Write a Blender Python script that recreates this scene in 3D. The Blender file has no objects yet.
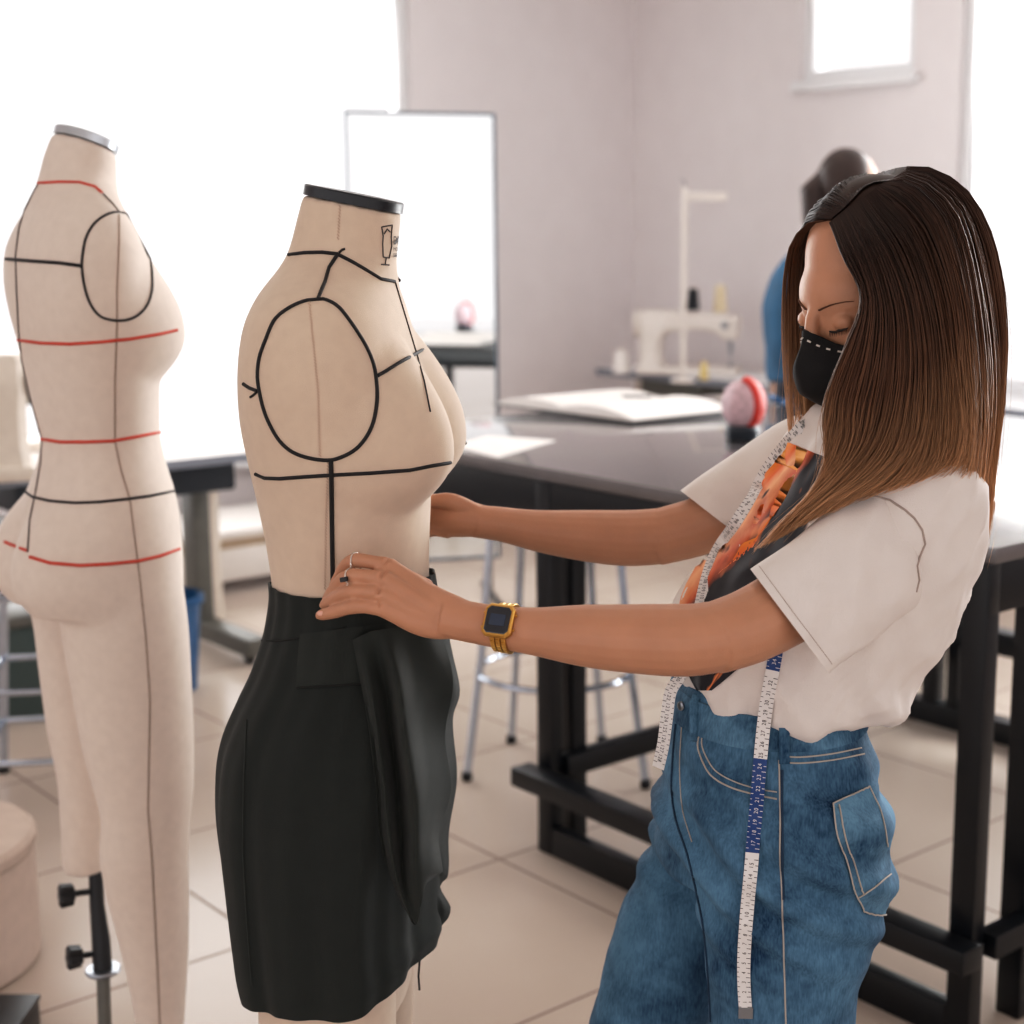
import bpy, bmesh, math, random
from mathutils import Vector, Matrix, Quaternion, noise
from mathutils.bvhtree import BVHTree
random.seed(7)
SC = bpy.context.scene
COL = SC.collection
V = Vector
# ---------------------------------------------------------------- camera model (world: x right, y away, z up)
FPX, CX, CY, CAMH = 1540.0, 600.0, 512.0, 1.5
PITCH = math.atan(280 / FPX)
CP, SP = math.cos(PITCH), math.sin(PITCH)
def ray(x, y):
    a = (x - CX) / FPX; b = -(y - CY) / FPX
    return V((a, CP + b * SP, -SP + b * CP))
def P(x, y, d):
    """world point seen at pixel x, y when it is d metres away"""
    r = ray(x, y); t = d / r.y
    return V((r.x * t, d, CAMH + r.z * t))
CAM = V((0, 0, CAMH))
TH = math.radians(41.5)          # the room's own axes against the camera's
CT, ST = math.cos(TH), math.sin(TH)
def W(X, Y, z=0.0): return V((CT * X - ST * Y, ST * X + CT * Y, z))

# ---------------------------------------------------------------- materials
def _n(nt, t, **kw):
    n = nt.nodes.new(t)
    for k, v in kw.items(): setattr(n, k, v)
    return n
def lin(c):
    return tuple(((v / 255) / 12.92 if v / 255 <= .04045 else ((v / 255 + .055) / 1.055) ** 2.4) for v in c)
def mat(name, rgb, rough=.6, metal=0, var=.06, scale=30, bump=0, bscale=200, sheen=0, spec=.5, coat=0, sss=0, stretch=None):
    """plain procedural material: base colour (sRGB 0-255) with a slight noise variation and optional bump"""
    m = bpy.data.materials.new(name); m.use_nodes = True
    nt = m.node_tree; b = nt.nodes['Principled BSDF']
    c = lin(rgb)
    tc = _n(nt, 'ShaderNodeTexCoord')
    src = tc.outputs['Object']
    if stretch:
        mp = _n(nt, 'ShaderNodeMapping'); mp.inputs['Scale'].default_value = stretch
        nt.links.new(src, mp.inputs[0]); src = mp.outputs[0]
    nz = _n(nt, 'ShaderNodeTexNoise'); nz.inputs['Scale'].default_value = scale; nz.inputs['Detail'].default_value = 4
    nt.links.new(src, nz.inputs['Vector'])
    rp = _n(nt, 'ShaderNodeValToRGB')
    rp.color_ramp.elements[0].position = .3; rp.color_ramp.elements[1].position = .7
    rp.color_ramp.elements[0].color = tuple(max(0, v * (1 - var)) for v in c) + (1,)
    rp.color_ramp.elements[1].color = tuple(min(1, v * (1 + var)) for v in c) + (1,)
    nt.links.new(nz.outputs['Fac'], rp.inputs['Fac']); nt.links.new(rp.outputs['Color'], b.inputs['Base Color'])
    b.inputs['Roughness'].default_value = rough; b.inputs['Metallic'].default_value = metal
    b.inputs['Specular IOR Level'].default_value = spec
    if sheen: b.inputs['Sheen Weight'].default_value = sheen
    if coat: b.inputs['Coat Weight'].default_value = coat
    if sss:
        b.inputs['Subsurface Weight'].default_value = sss; b.inputs['Subsurface Scale'].default_value = .012
        b.inputs['Subsurface Radius'].default_value = (1, .4, .25)
    if bump:
        n2 = _n(nt, 'ShaderNodeTexNoise'); n2.inputs['Scale'].default_value = bscale; n2.inputs['Detail'].default_value = 3
        nt.links.new(src, n2.inputs['Vector'])
        bp = _n(nt, 'ShaderNodeBump'); bp.inputs['Strength'].default_value = bump; bp.inputs['Distance'].default_value = .002
        nt.links.new(n2.outputs['Fac'], bp.inputs['Height']); nt.links.new(bp.outputs['Normal'], b.inputs['Normal'])
    return m
M = {}
def glass_mat():
    m = bpy.data.materials.new('window_glass'); m.use_nodes = True
    nt = m.node_tree; nt.nodes.remove(nt.nodes['Principled BSDF'])
    out = nt.nodes['Material Output']
    tr = _n(nt, 'ShaderNodeBsdfTransparent'); gl = _n(nt, 'ShaderNodeBsdfGlossy'); gl.inputs['Roughness'].default_value = .02
    tr.inputs['Color'].default_value = (.98, .99, .99, 1)
    fr = _n(nt, 'ShaderNodeFresnel'); fr.inputs['IOR'].default_value = 1.3
    mx = _n(nt, 'ShaderNodeMixShader')
    nt.links.new(fr.outputs[0], mx.inputs[0]); nt.links.new(tr.outputs[0], mx.inputs[1]); nt.links.new(gl.outputs[0], mx.inputs[2])
    nt.links.new(mx.outputs[0], out.inputs['Surface'])
    return m
def tile_mat():
    """large glossy beige floor tiles with darker joints, laid along the room's axes"""
    m = bpy.data.materials.new('floor_tiles'); m.use_nodes = True
    nt = m.node_tree; b = nt.nodes['Principled BSDF']
    tc = _n(nt, 'ShaderNodeTexCoord'); sp = _n(nt, 'ShaderNodeSeparateXYZ'); nt.links.new(tc.outputs['Object'], sp.inputs[0])
    def joint(axis, off):
        a = _n(nt, 'ShaderNodeMath', operation='SUBTRACT'); nt.links.new(sp.outputs[axis], a.inputs[0]); a.inputs[1].default_value = off
        d = _n(nt, 'ShaderNodeMath', operation='DIVIDE'); nt.links.new(a.outputs[0], d.inputs[0]); d.inputs[1].default_value = .652
        r = _n(nt, 'ShaderNodeMath', operation='FRACT'); nt.links.new(d.outputs[0], r.inputs[0])
        s = _n(nt, 'ShaderNodeMath', operation='SUBTRACT'); nt.links.new(r.outputs[0], s.inputs[0]); s.inputs[1].default_value = .5
        q = _n(nt, 'ShaderNodeMath', operation='ABSOLUTE'); nt.links.new(s.outputs[0], q.inputs[0])
        g = _n(nt, 'ShaderNodeMath', operation='GREATER_THAN'); nt.links.new(q.outputs[0], g.inputs[0]); g.inputs[1].default_value = .494
        return g
    jx, jy = joint('X', 2.158), joint('Y', 2.155)
    mxj = _n(nt, 'ShaderNodeMath', operation='MAXIMUM'); nt.links.new(jx.outputs[0], mxj.inputs[0]); nt.links.new(jy.outputs[0], mxj.inputs[1])
    nz = _n(nt, 'ShaderNodeTexNoise'); nz.inputs['Scale'].default_value = 2.2; nz.inputs['Detail'].default_value = 6
    nt.links.new(tc.outputs['Object'], nz.inputs['Vector'])
    rp = _n(nt, 'ShaderNodeValToRGB')
    rp.color_ramp.elements[0].color = lin((184, 169, 156)) + (1,); rp.color_ramp.elements[1].color = lin((202, 188, 177)) + (1,)
    nt.links.new(nz.outputs['Fac'], rp.inputs['Fac'])
    mc = _n(nt, 'ShaderNodeMixRGB'); nt.links.new(mxj.outputs[0], mc.inputs['Fac']); nt.links.new(rp.outputs['Color'], mc.inputs['Color1'])
    mc.inputs['Color2'].default_value = lin((140, 122, 112)) + (1,)
    nt.links.new(mc.outputs['Color'], b.inputs['Base Color'])
    rr = _n(nt, 'ShaderNodeMath', operation='MULTIPLY_ADD'); nt.links.new(mxj.outputs[0], rr.inputs[0]); rr.inputs[1].default_value = .5; rr.inputs[2].default_value = .2
    nt.links.new(rr.outputs[0], b.inputs['Roughness'])
    b.inputs['Specular IOR Level'].default_value = .10
    return m

# ---------------------------------------------------------------- mesh builder
class MB:
    def __init__(s): s.v = []; s.f = []
    def add(s, vs, fs):
        n = len(s.v); s.v += [V(v) for v in vs]; s.f += [tuple(i + n for i in f) for f in fs]; return s
    def box(s, x0, x1, y0, y1, z0, z1, bev=0.0):
        if bev <= 0 or min(x1 - x0, y1 - y0, z1 - z0) < 2.2 * bev:
            bev = min(bev, .2 * min(x1 - x0, y1 - y0, z1 - z0))
        if bev <= 0:
            vs = [(x, y, z) for z in (z0, z1) for y in (y0, y1) for x in (x0, x1)]
            return s.add(vs, [(0, 2, 3, 1), (4, 5, 7, 6), (0, 1, 5, 4), (2, 6, 7, 3), (0, 4, 6, 2), (1, 3, 7, 5)])
        bm = bmesh.new()
        bmesh.ops.create_cube(bm, size=1)
        for v in bm.verts:
            v.co = V(((x0 + x1) / 2 + v.co.x * (x1 - x0), (y0 + y1) / 2 + v.co.y * (y1 - y0), (z0 + z1) / 2 + v.co.z * (z1 - z0)))
        bmesh.ops.bevel(bm, geom=bm.edges[:], offset=bev, segments=2, profile=.6, affect='EDGES')
        bm.verts.index_update()
        s.add([v.co.copy() for v in bm.verts], [[v.index for v in f.verts] for f in bm.faces]); bm.free(); return s
    def tube(s, pts, r, n=10, caps=True, flat=1.0, up=None):
        """round (or flattened) tube along points; r a number or a list"""
        pts = [V(p) for p in pts]; m = len(pts)
        rs = r if isinstance(r, (list, tuple)) else [r] * m
        t0 = (pts[1] - pts[0]).normalized()
        u = V(up) if up else (V((0, 0, 1)) if abs(t0.z) < .9 else V((1, 0, 0)))
        rings = []
        for i in range(m):
            t = (pts[min(i + 1, m - 1)] - pts[max(i - 1, 0)])
            t = t.normalized() if t.length > 1e-9 else t0
            u = (u - t * u.dot(t))
            u = u.normalized() if u.length > 1e-6 else t.orthogonal().normalized()
            w = t.cross(u)
            rings.append([pts[i] + (u * math.cos(a) * flat + w * math.sin(a)) * rs[i] for a in [2 * math.pi * k / n for k in range(n)]])
        return s.rings(rings, caps)
    def rings(s, rings, caps=True, closed=False):
        n = len(rings[0]); vs = [p for r in rings for p in r]; fs = []
        m = len(rings)
        for i in range(m if closed else m - 1):
            j = (i + 1) % m
            for k in range(n):
                k2 = (k + 1) % n
                fs.append((i * n + k, i * n + k2, j * n + k2, j * n + k))
        if caps and not closed:
            fs.append(tuple(range(n - 1, -1, -1))); fs.append(tuple((m - 1) * n + k for k in range(n)))
        return s.add(vs, fs)
    def loop(s, pts, r, n=8):
        """closed tube"""
        pts = [V(p) for p in pts]; m = len(pts); rings = []
        c = sum(pts, V()) / m
        nrm = V()
        for i in range(m): nrm += (pts[i] - c).cross(pts[(i + 1) % m] - c)
        nrm.normalize()
        for i in range(m):
            t = (pts[(i + 1) % m] - pts[i - 1]).normalized(); w = t.cross(nrm).normalized(); u = w.cross(t)
            rings.append([pts[i] + (u * math.cos(2 * math.pi * k / n) + w * math.sin(2 * math.pi * k / n)) * r for k in range(n)])
        return s.rings(rings, closed=True)
    def lathe(s, prof, n=32, axis=None, at=(0, 0, 0), caps=True):
        """profile of (radius, height) turned about z (or about a direction)"""
        q = V((0, 0, 1)).rotation_difference(V(axis).normalized()) if axis else Quaternion()
        at = V(at)
        rings = [[at + q @ V((max(r, 1e-5) * math.cos(2 * math.pi * k / n), max(r, 1e-5) * math.sin(2 * math.pi * k / n), h)) for k in range(n)] for r, h in prof]
        return s.rings(rings, caps)
    def prism(s, poly, z0, z1, f=lambda x, y, z: (x, y, z)):
        n = len(poly)
        vs = [f(x, y, z0) for x, y in poly] + [f(x, y, z1) for x, y in poly]
        fs = [tuple(range(n - 1, -1, -1)), tuple(range(n, 2 * n))] + [(k, (k + 1) % n, n + (k + 1) % n, n + k) for k in range(n)]
        return s.add(vs, fs)
    def grid(s, rows, closed=False):
        n = len(rows[0]); vs = [p for r in rows for p in r]
        fs = [(i * n + k, i * n + k + 1, (i + 1) * n + k + 1, (i + 1) * n + k) for i in range(len(rows) - 1) for k in range(n - 1)]
        return s.add(vs, fs)
    def ball(s, c, r, n=16, m=10):
        rr = r if isinstance(r, (tuple, list)) else (r, r, r)
        c = V(c)
        rings = [[c + V((rr[0] * math.sin(t) * math.cos(a), rr[1] * math.sin(t) * math.sin(a), rr[2] * math.cos(t))) for a in [2 * math.pi * k / n for k in range(n)]]
                 for t in [math.pi * (.02 + .96 * i / m) for i in range(m + 1)]]
        return s.rings(rings)
    def xf(s, mtx): s.v = [mtx @ v for v in s.v]; return s
    def mesh(s, name):
        me = bpy.data.meshes.new(name); me.from_pydata([tuple(v) for v in s.v], [], s.f); me.update()
        bm = bmesh.new(); bm.from_mesh(me); bmesh.ops.recalc_face_normals(bm, faces=bm.faces[:]); bm.to_mesh(me); bm.free()
        return me
    def build(s, name, m, parent=None, smooth=True, world=False, sharp=35):
        me = s.mesh(name)
        return link_mesh(name, me, m, parent, smooth, world, sharp)
MW = {}
def mw(o): return MW.get(o.name, Matrix.Identity(4))
def link_mesh(name, me, m, parent=None, smooth=True, world=False, sharp=35):
    o = bpy.data.objects.new(name, me); COL.objects.link(o)
    if m:
        me.materials.clear(); me.materials.append(m)
    if smooth:
        me.polygons.foreach_set('use_smooth', [True] * len(me.polygons))
        if sharp: me.set_sharp_from_angle(angle=math.radians(sharp))
    if parent:
        o.parent = parent
        if world: me.transform(mw(parent).inverted())
        MW[o.name] = mw(parent)
    return o
def tag(o, label, cat, group=None, kind=None):
    if label: o['label'] = label
    if cat: o['category'] = cat
    if group: o['group'] = group
    if kind: o['kind'] = kind
    return o
def E(name, label, cat, loc, rz=0.0, group=None):
    o = bpy.data.objects.new(name, None); COL.objects.link(o); o.empty_display_size = .05
    o.location = V(loc); o.rotation_euler = (0, 0, rz)
    MW[o.name] = Matrix.Translation(V(loc)) @ Matrix.Rotation(rz, 4, 'Z')
    return tag(o, label, cat, group)
def copy_tree(o, parent=None):
    c = o.copy(); COL.objects.link(c)
    if parent: c.parent = parent
    for ch in list(o.children): copy_tree(ch, c)
    return c
def struct(name, mb, m, smooth=False, rz=TH):
    o = mb.build(name, m, None, smooth); o.rotation_euler = (0, 0, rz); o['kind'] = 'structure'
    return o
def fuse(mb, voxel, smooth=4, name='body', factor=.5):
    """weld overlapping closed shapes into one continuous surface"""
    me = mb.mesh('tmp'); o = bpy.data.objects.new('tmp', me); COL.objects.link(o)
    r = o.modifiers.new('r', 'REMESH'); r.mode = 'VOXEL'; r.voxel_size = voxel
    if smooth:
        q = o.modifiers.new('s', 'SMOOTH'); q.factor = factor; q.iterations = smooth
    dg = bpy.context.evaluated_depsgraph_get()
    out = bpy.data.meshes.new_from_object(o.evaluated_get(dg)); out.name = name
    bpy.data.objects.remove(o); bpy.data.meshes.remove(me)
    return out
def bvh(me, mtx=None):
    vs = [(mtx @ v.co) if mtx else v.co.copy() for v in me.vertices]
    return BVHTree.FromPolygons(vs, [tuple(p.vertices) for p in me.polygons])
def hit(b, x, y, off=0.0):
    """first point of a surface on the sight line through pixel x, y, lifted off the surface"""
    r = ray(x, y).normalized(); h = b.ray_cast(CAM, r)
    if h[0] is None: return None
    n = h[1]
    if n.dot(r) > 0: n = -n
    return h[0] + n * off
def hits(b, pts, off=0.0, step=6):
    out = []
    for (x0, y0), (x1, y1) in zip(pts[:-1], pts[1:]):
        n = max(1, int(math.hypot(x1 - x0, y1 - y0) / step))
        for i in range(n):
            h = hit(b, x0 + (x1 - x0) * i / n, y0 + (y1 - y0) * i / n, off)
            if h: out.append(h)
    h = hit(b, *pts[-1], off)
    if h: out.append(h)
    return out
def interp(tab, x):
    """smooth (Catmull-Rom, monotone abscissa) lookup in a table of (x, value...)"""
    if x <= tab[0][0]: return tab[0][1:]
    if x >= tab[-1][0]: return tab[-1][1:]
    for i in range(len(tab) - 1):
        if tab[i][0] <= x <= tab[i + 1][0]: break
    p1, p2 = tab[i], tab[i + 1]; p0 = tab[i - 1] if i else p1; p3 = tab[i + 2] if i + 2 < len(tab) else p2
    h = p2[0] - p1[0]; t = (x - p1[0]) / h; o = []
    for k in range(1, len(p1)):
        m1 = (p2[k] - p0[k]) / (p2[0] - p0[0]) * h if p2[0] != p0[0] else 0
        m2 = (p3[k] - p1[k]) / (p3[0] - p1[0]) * h if p3[0] != p1[0] else 0
        t2, t3 = t * t, t * t * t
        o.append((2 * t3 - 3 * t2 + 1) * p1[k] + (t3 - 2 * t2 + t) * m1 + (-2 * t3 + 3 * t2) * p2[k] + (t3 - t2) * m2)
    return tuple(o)
def spline(pts, n):
    """smooth curve through points (any dimension), n samples"""
    tab = []; s = 0
    for i, p in enumerate(pts):
        if i: s += max(1e-6, (V(p[:3]) - V(pts[i - 1][:3])).length)
        tab.append((s,) + tuple(p))
    return [interp(tab, s * k / (n - 1)) for k in range(n)]
def sgn(v): return -1 if v < 0 else 1
# ================================================================ materials of the room
M['wall'] = mat('wall_paint', (224, 218, 219), .75, var=.02, scale=6)
M['ceil'] = mat('ceiling_paint', (225, 220, 216), .8, var=.02)
M['frame'] = mat('window_frame_white', (228, 228, 230), .4, var=.02)
M['glass'] = glass_mat()
M['floor'] = tile_mat()
M['black'] = mat('black_lacquer', (11, 15, 21), .32, var=.15, scale=14, spec=.4)
M['tabletop'] = mat('black_gloss_top', (92, 88, 90), .24, var=.1, scale=9, spec=.9, coat=.8)
M['chrome'] = mat('chrome', (188, 196, 208), .22, metal=.9, var=.05)
M['white'] = mat('white_enamel', (226, 218, 212), .4, var=.03)
M['paper'] = mat('paper', (238, 232, 228), .75, var=.03)
M['cream'] = mat('cream_paint', (214, 202, 190), .45, var=.05)
M['grey'] = mat('grey_edge', (128, 132, 142), .45)
M['olive'] = mat('dark_steel', (96, 94, 88), .45, var=.08)
M['darkblue'] = mat('dark_moulded_plastic', (34, 42, 52), .45)
M['rubber'] = mat('black_rubber', (24, 24, 26), .7)
M['blue'] = mat('blue_plastic', (8, 76, 122), .35, var=.08)
M['tan'] = mat('tan_shade_strip', (170, 150, 128), .5)
M['red'] = mat('red_cloth', (206, 44, 26), .55, var=.12, sheen=.2)
M['pink'] = mat('pale_floral_cloth', (206, 178, 184), .6, var=.25, scale=90)
M['steel'] = mat('steel', (150, 154, 160), .3, metal=.85)
M['dark'] = mat('black_plastic', (22, 25, 30), .4)
XW, YW, ZC = 6.05, 6.55, 3.3       # inside faces of the two far walls, ceiling height
# ---------------------------------------------------------------- shell
f = MB(); f.box(-6, XW + .2, -6, YW + .2, -.12, 0)
struct('floor', f, M['floor'])
f = MB(); f.box(-4.6, XW + .2, -4.6, YW + .2, ZC, ZC + .12)
struct('ceiling', f, M['ceil'])
LW = (.9, 4.54, .45, 2.95)          # left wall window: X0, X1, z0, z1
f = MB()
f.box(-4.6, LW[0], YW, YW + .2, 0, ZC); f.box(LW[1], XW + .2, YW, YW + .2, 0, ZC)
f.box(LW[0], LW[1], YW, YW + .2, 0, LW[2]); f.box(LW[0], LW[1], YW, YW + .2, LW[3], ZC)
struct('wall_left', f, M['wall'])
RW1 = (4.62, 5.32, 2.235, 3.0); RW2 = (.6, 4.36, .78, 3.0)
f = MB()
f.box(XW, XW + .2, RW1[1], YW, 0, ZC)
f.box(XW, XW + .2, RW1[0], RW1[1], 0, RW1[2]); f.box(XW, XW + .2, RW1[0], RW1[1], RW1[3], ZC)
f.box(XW, XW + .2, RW2[1], RW1[0], 0, ZC)
f.box(XW, XW + .2, RW2[0], RW2[1], 0, RW2[2]); f.box(XW, XW + .2, RW2[0], RW2[1], RW2[3], ZC)
f.box(XW, XW + .2, -4.6, RW2[0], 0, ZC)
struct('wall_right', f, M['wall'])
def window(name, axis, a0, a1, z0, z1, wall, bars, sill):
    fr = MB(); t = .055; d0, d1 = wall + .03, wall + .10
    def bx(p0, p1, q0, q1, e0=d0, e1=d1):
        if axis == 'X': fr.box(p0, p1, e0, e1, q0, q1, .006)
        else: fr.box(e0, e1, p0, p1, q0, q1, .006)
    bx(a0, a0 + t, z0, z1); bx(a1 - t, a1, z0, z1); bx(a0 + t, a1 - t, z0, z0 + t); bx(a0 + t, a1 - t, z1 - t, z1)
    for b in bars: bx(b - t / 2, b + t / 2, z0 + t, z1 - t)
    o = struct(name, fr, M['frame'])
    g = MB()
    if axis == 'X': g.box(a0 + .02, a1 - .02, wall + .06, wall + .066, z0 + .02, z1 - .02)
    else: g.box(wall + .06, wall + .066, a0 + .02, a1 - .02, z0 + .02, z1 - .02)
    g.build('glass', M['glass'], o, False)
    if sill:
        s = MB()
        if axis == 'X': s.box(a0 - .03, a1 + .03, wall - sill, wall + .1, z0 - .045, z0 + .004, .008)
        else: s.box(wall - sill, wall + .1, a0 - .03, a1 + .03, z0 - .045, z0 + .004, .008)
        s.build('sill', M['frame'], o)
    return o
window('window_1', 'X', *LW, YW, (), .08)
window('window_2', 'Y', *RW1, XW, (), .05)
window('window_3', 'Y', *RW2, XW, (2.2,), .10)
# ---------------------------------------------------------------- daylight: bright overcast sky, and the windows' light
w = bpy.data.worlds.new('overcast'); SC.world = w; w.use_nodes = True
bg = w.node_tree.nodes['Background']; bg.inputs['Color'].default_value = (1.0, .945, .95, 1); bg.inputs['Strength'].default_value = 1.45
def area(name, X, Y, z, sx, sy, power, direction, col=(1, .985, .98)):
    l = bpy.data.lights.new(name, 'AREA'); l.shape = 'RECTANGLE'; l.size = sx; l.size_y = sy; l.energy = power; l.color = col
    o = bpy.data.objects.new(name, l); COL.objects.link(o); o.location = W(X, Y, z)
    dv = W(*direction[:2], direction[2]).normalized()
    o.rotation_euler = dv.to_track_quat('-Z', 'Z').to_euler()
    return o
area('window_daylight', 2.7, YW + .35, 1.75, 3.4, 2.4, 190, (0, -1, .02))
area('window_daylight', XW + .35, 2.45, 1.9, 3.6, 2.2, 430, (-1, 0, .02))
area('window_daylight', XW + .35, 4.92, 2.65, .65, .7, 10, (-1, 0, -.2))
# ---------------------------------------------------------------- camera
cd = bpy.data.cameras.new('camera'); cam = bpy.data.objects.new('camera', cd); COL.objects.link(cam)
cam.location = CAM; cam.rotation_euler = (math.pi / 2 - PITCH, 0, 0)
cd.sensor_width = 36; cd.lens = FPX * 36 / 1024; cd.shift_x = -(CX - 512) / 1024; cd.clip_start = .05
cd.dof.use_dof = True; cd.dof.focus_distance = 1.72; cd.dof.aperture_fstop = 4.2
SC.camera = cam
SC.view_settings.view_transform = 'Standard'; SC.view_settings.look = 'None'; SC.view_settings.exposure = -.02
SC.view_settings.use_curve_mapping = True
cmap = SC.view_settings.curve_mapping
cu_ = cmap.curves[3]
for x_, y_ in ((.04, .029), (.20, .183), (.50, .53)): cu_.points.new(x_, y_)
cmap.update()
SC.cycles.use_denoising = True
SC.cycles.max_bounces = 8; SC.cycles.sample_clamp_indirect = 6

# ================================================================ the black cutting table
tb = E('cutting_table', 'large black glossy cutting table with open bar frame, behind the woman', 'table', W(2.262, 1.515), TH)
TL = 2.135; TWd = 1.70; ZT = .957          # local: x across (away), y along (left)
MB().box(0, TWd, 0, TL, ZT - .03, ZT, .004).build('tabletop', M['tabletop'], tb)
a = MB(); a.box(.004, .036, .01, TL - .01, ZT - .125, ZT - .031, .003); a.box(TWd - .03, TWd, .01, TL - .01, ZT - .125, ZT - .031, .003)
a.box(.037, TWd - .03, .01, .04, ZT - .125, ZT - .031, .003); a.box(.037, TWd - .03, TL - .04, TL - .01, ZT - .125, ZT - .031, .003)
a.build('apron', M['black'], tb)
def L(X, Y): return X - 2.262, Y - 1.515
def leg(X0, X1, Y0, Y1): MB().box(X0 - 2.262, X1 - 2.262, Y0 - 1.515, Y1 - 1.515, 0, ZT - .031, .003).build('leg', M['black'], tb)
leg(2.264, 2.302, 2.737, 2.79); leg(2.335, 2.378, 2.737, 2.79)
leg(2.264, 2.302, 1.526, 1.579); leg(2.43, 2.475, 1.526, 1.579)
leg(3.80, 3.85, 2.737, 2.79); leg(3.80, 3.85, 1.526, 1.579)
leg(3.80, 3.85, 2.86, 2.95); leg(3.80, 3.85, 2.655, 2.70); leg(3.80, 3.85, 2.35, 2.40)
def bar(name, X0, X1, Y0, Y1, z0, z1): MB().box(X0 - 2.262, X1 - 2.262, Y0 - 1.515, Y1 - 1.515, z0, z1, .003).build(name, M['black'], tb)
bar('rail', 2.20, 2.261, 1.50, 2.815, .176, .222)
bar('rail', 2.264, 2.30, 1.58, 2.736, .0, .07)
bar('crossbar', 2.303, 3.80, 2.715, 2.758, .198, .25)
bar('crossbar', 2.303, 3.80, 1.50, 1.545, .176, .222)
bar('rail', 3.795, 3.855, 1.5, 3.0, .0, .07)
bar('rail', 3.795, 3.855, 1.5, 3.0, .27, .34)

# ---------------------------------------------------------------- things on the table
def on_table(x, y, z=ZT):
    r = ray(x, y); t = (z - CAMH) / r.z; p = CAM + r * t
    return p
# open notebook
nb = E('notebook', 'open notebook with blank white pages lying on the black table', 'notebook', W(3.20, 3.56, ZT), TH)
def page(s, n=14):
    rows = []
    for i in range(n + 1):
        u = i / n; x = u * .36
        h = .006 + .028 * math.sin(math.pi * min(1, u * 1.25)) ** .8 * (1 - u * .55) * (1 if u > 0 else 0)
        rows.append((x, h))
    return rows
# spine runs along local x; pages open along +-y
spine0, spine1 = V((-.20, 0, 0)), V((.20, 0, 0))
cv = MB(); cv.box(-.215, .215, -.33, .33, 0, .006, .002); cv.build('cover', M['dark'], nb)
for s in (1, -1):
    m_ = MB(); top = []; n = 14
    for i in range(n + 1):
        u = i / n; y = s * u * .315; h = .012 + .030 * math.sin(math.pi * (u * .86 + .06)) ** .7 - .012 * u
        top.append((y, h))
    rings = []
    for xx in (-.205, .205):
        rings.append([V((xx, y, h)) for y, h in top] + [V((xx, y, .0065)) for y, h in reversed(top)])
    m_.rings(rings); m_.build('page_block', M['paper'], nb)
pen = MB(); pen.tube([V((-.02, -.07, .047)), V((.05, -.13, .046))], .004, 8)
pn = pen.build('pen', M['darkblue'], None, world=False); pn.location = W(3.20, 3.56, ZT); pn.rotation_euler = (0, 0, TH); tag(pn, 'dark slim pen lying on the open notebook page', 'pen')
# loose paper sheet at the table's left end
ps = MB(); q = [on_table(488, 436), on_table(556, 441), on_table(497, 458), on_table(452, 446)]
ps.prism([(p.x, p.y) for p in q], ZT + .0005, ZT + .002); tag(ps.build('paper_sheet', M['paper'], None, False), 'loose white paper sheet at the left end of the black table', 'paper')
# pincushion: red and pale cloth ball on a dark cup
pc = on_table(742, 440); pcu = E('pincushion', 'red and pale pink stuffed pincushion standing on the black table', 'pincushion', pc)
MB().lathe([(.03, 0), (.045, .004), (.048, .03), (.042, .04)], 24).build('cup', M['darkblue'], pcu)
m_ = MB(); rings = []
for i in range(13):
    t = math.pi * (.04 + .92 * i / 12)
    rings.append([V((.054 * math.sin(t) * math.cos(a) * (1 + .05 * math.cos(6 * a)), .048 * math.sin(t) * math.sin(a) * (1 + .05 * math.cos(6 * a)), .095 + .066 * math.cos(t))) for a in [2 * math.pi * k / 36 for k in range(36)]])
m_.rings(rings); m_.build('cushion', M['pink'], pcu)
m_ = MB()
for a0 in (-.75, -.35, .05, .45):
    m_.tube([V((.055 * math.sin(t) * math.cos(a0), .050 * math.sin(t) * math.sin(a0), .095 + .068 * math.cos(t))) for t in [math.pi * (.05 + .9 * i / 14) for i in range(15)]], .017, 10, flat=.45, up=(math.cos(a0), math.sin(a0), .2))
m_.build('band', M['red'], pcu)
# scissors with blue handles
scs = E('scissors', 'scissors with light blue loop handles beside the pincushion', 'scissors', on_table(780, 408), .3)
for s in (1, -1):
    m_ = MB(); m_.loop([V((.03 * s + .026 * math.cos(a), .045 * math.sin(a) - .06, .03 + .012 * math.sin(a + s))) for a in [2 * math.pi * k / 24 for k in range(24)]], .0065, 8); m_.build('handle', M['blue'], scs)
    m_ = MB(); m_.prism([(.01 * s, -.015), (.018 * s, .0), (.002 * s, .15), (0, .15), (-.004 * s, .0)], .012 + .004 * s, .015 + .004 * s); m_.build('blade', M['steel'], scs, False)

# ================================================================ free-standing mirror
mr = E('standing_mirror', 'tall rectangular mirror in thin dark frame standing between the mannequin and the wall', 'mirror', (P(420, 112, 6.2).x, 6.2, 0), math.radians(14))
hw, zt, zb = .285, 1.95, .18
M['mirror'] = mat('mirror_glass', (235, 238, 238), .015, metal=1, var=0)
MB().box(-hw, hw, -.004, .004, zb, zt).build('mirror_glass', M['mirror'], mr, False)
m_ = MB(); t = .012
for b in ((-hw - t, -hw, zb - t, zt + t), (hw, hw + t, zb - t, zt + t), (-hw, hw, zt, zt + t), (-hw, hw, zb - t, zb)): m_.box(b[0], b[1], -.014, .012, b[2], b[3], .003)
M['mframe'] = mat('mirror_frame', (92, 106, 120), .4)
m_.build('frame', M['mframe'], mr)
m_ = MB()
for s in (-1, 1): m_.tube([(s * .24, .02, .9), (s * .26, .05, .012)], .012); m_.tube([(s * .26, -.2, .012), (s * .26, .22, .012)], .012)
m_.build('stand', M['dark'], mr)

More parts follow.
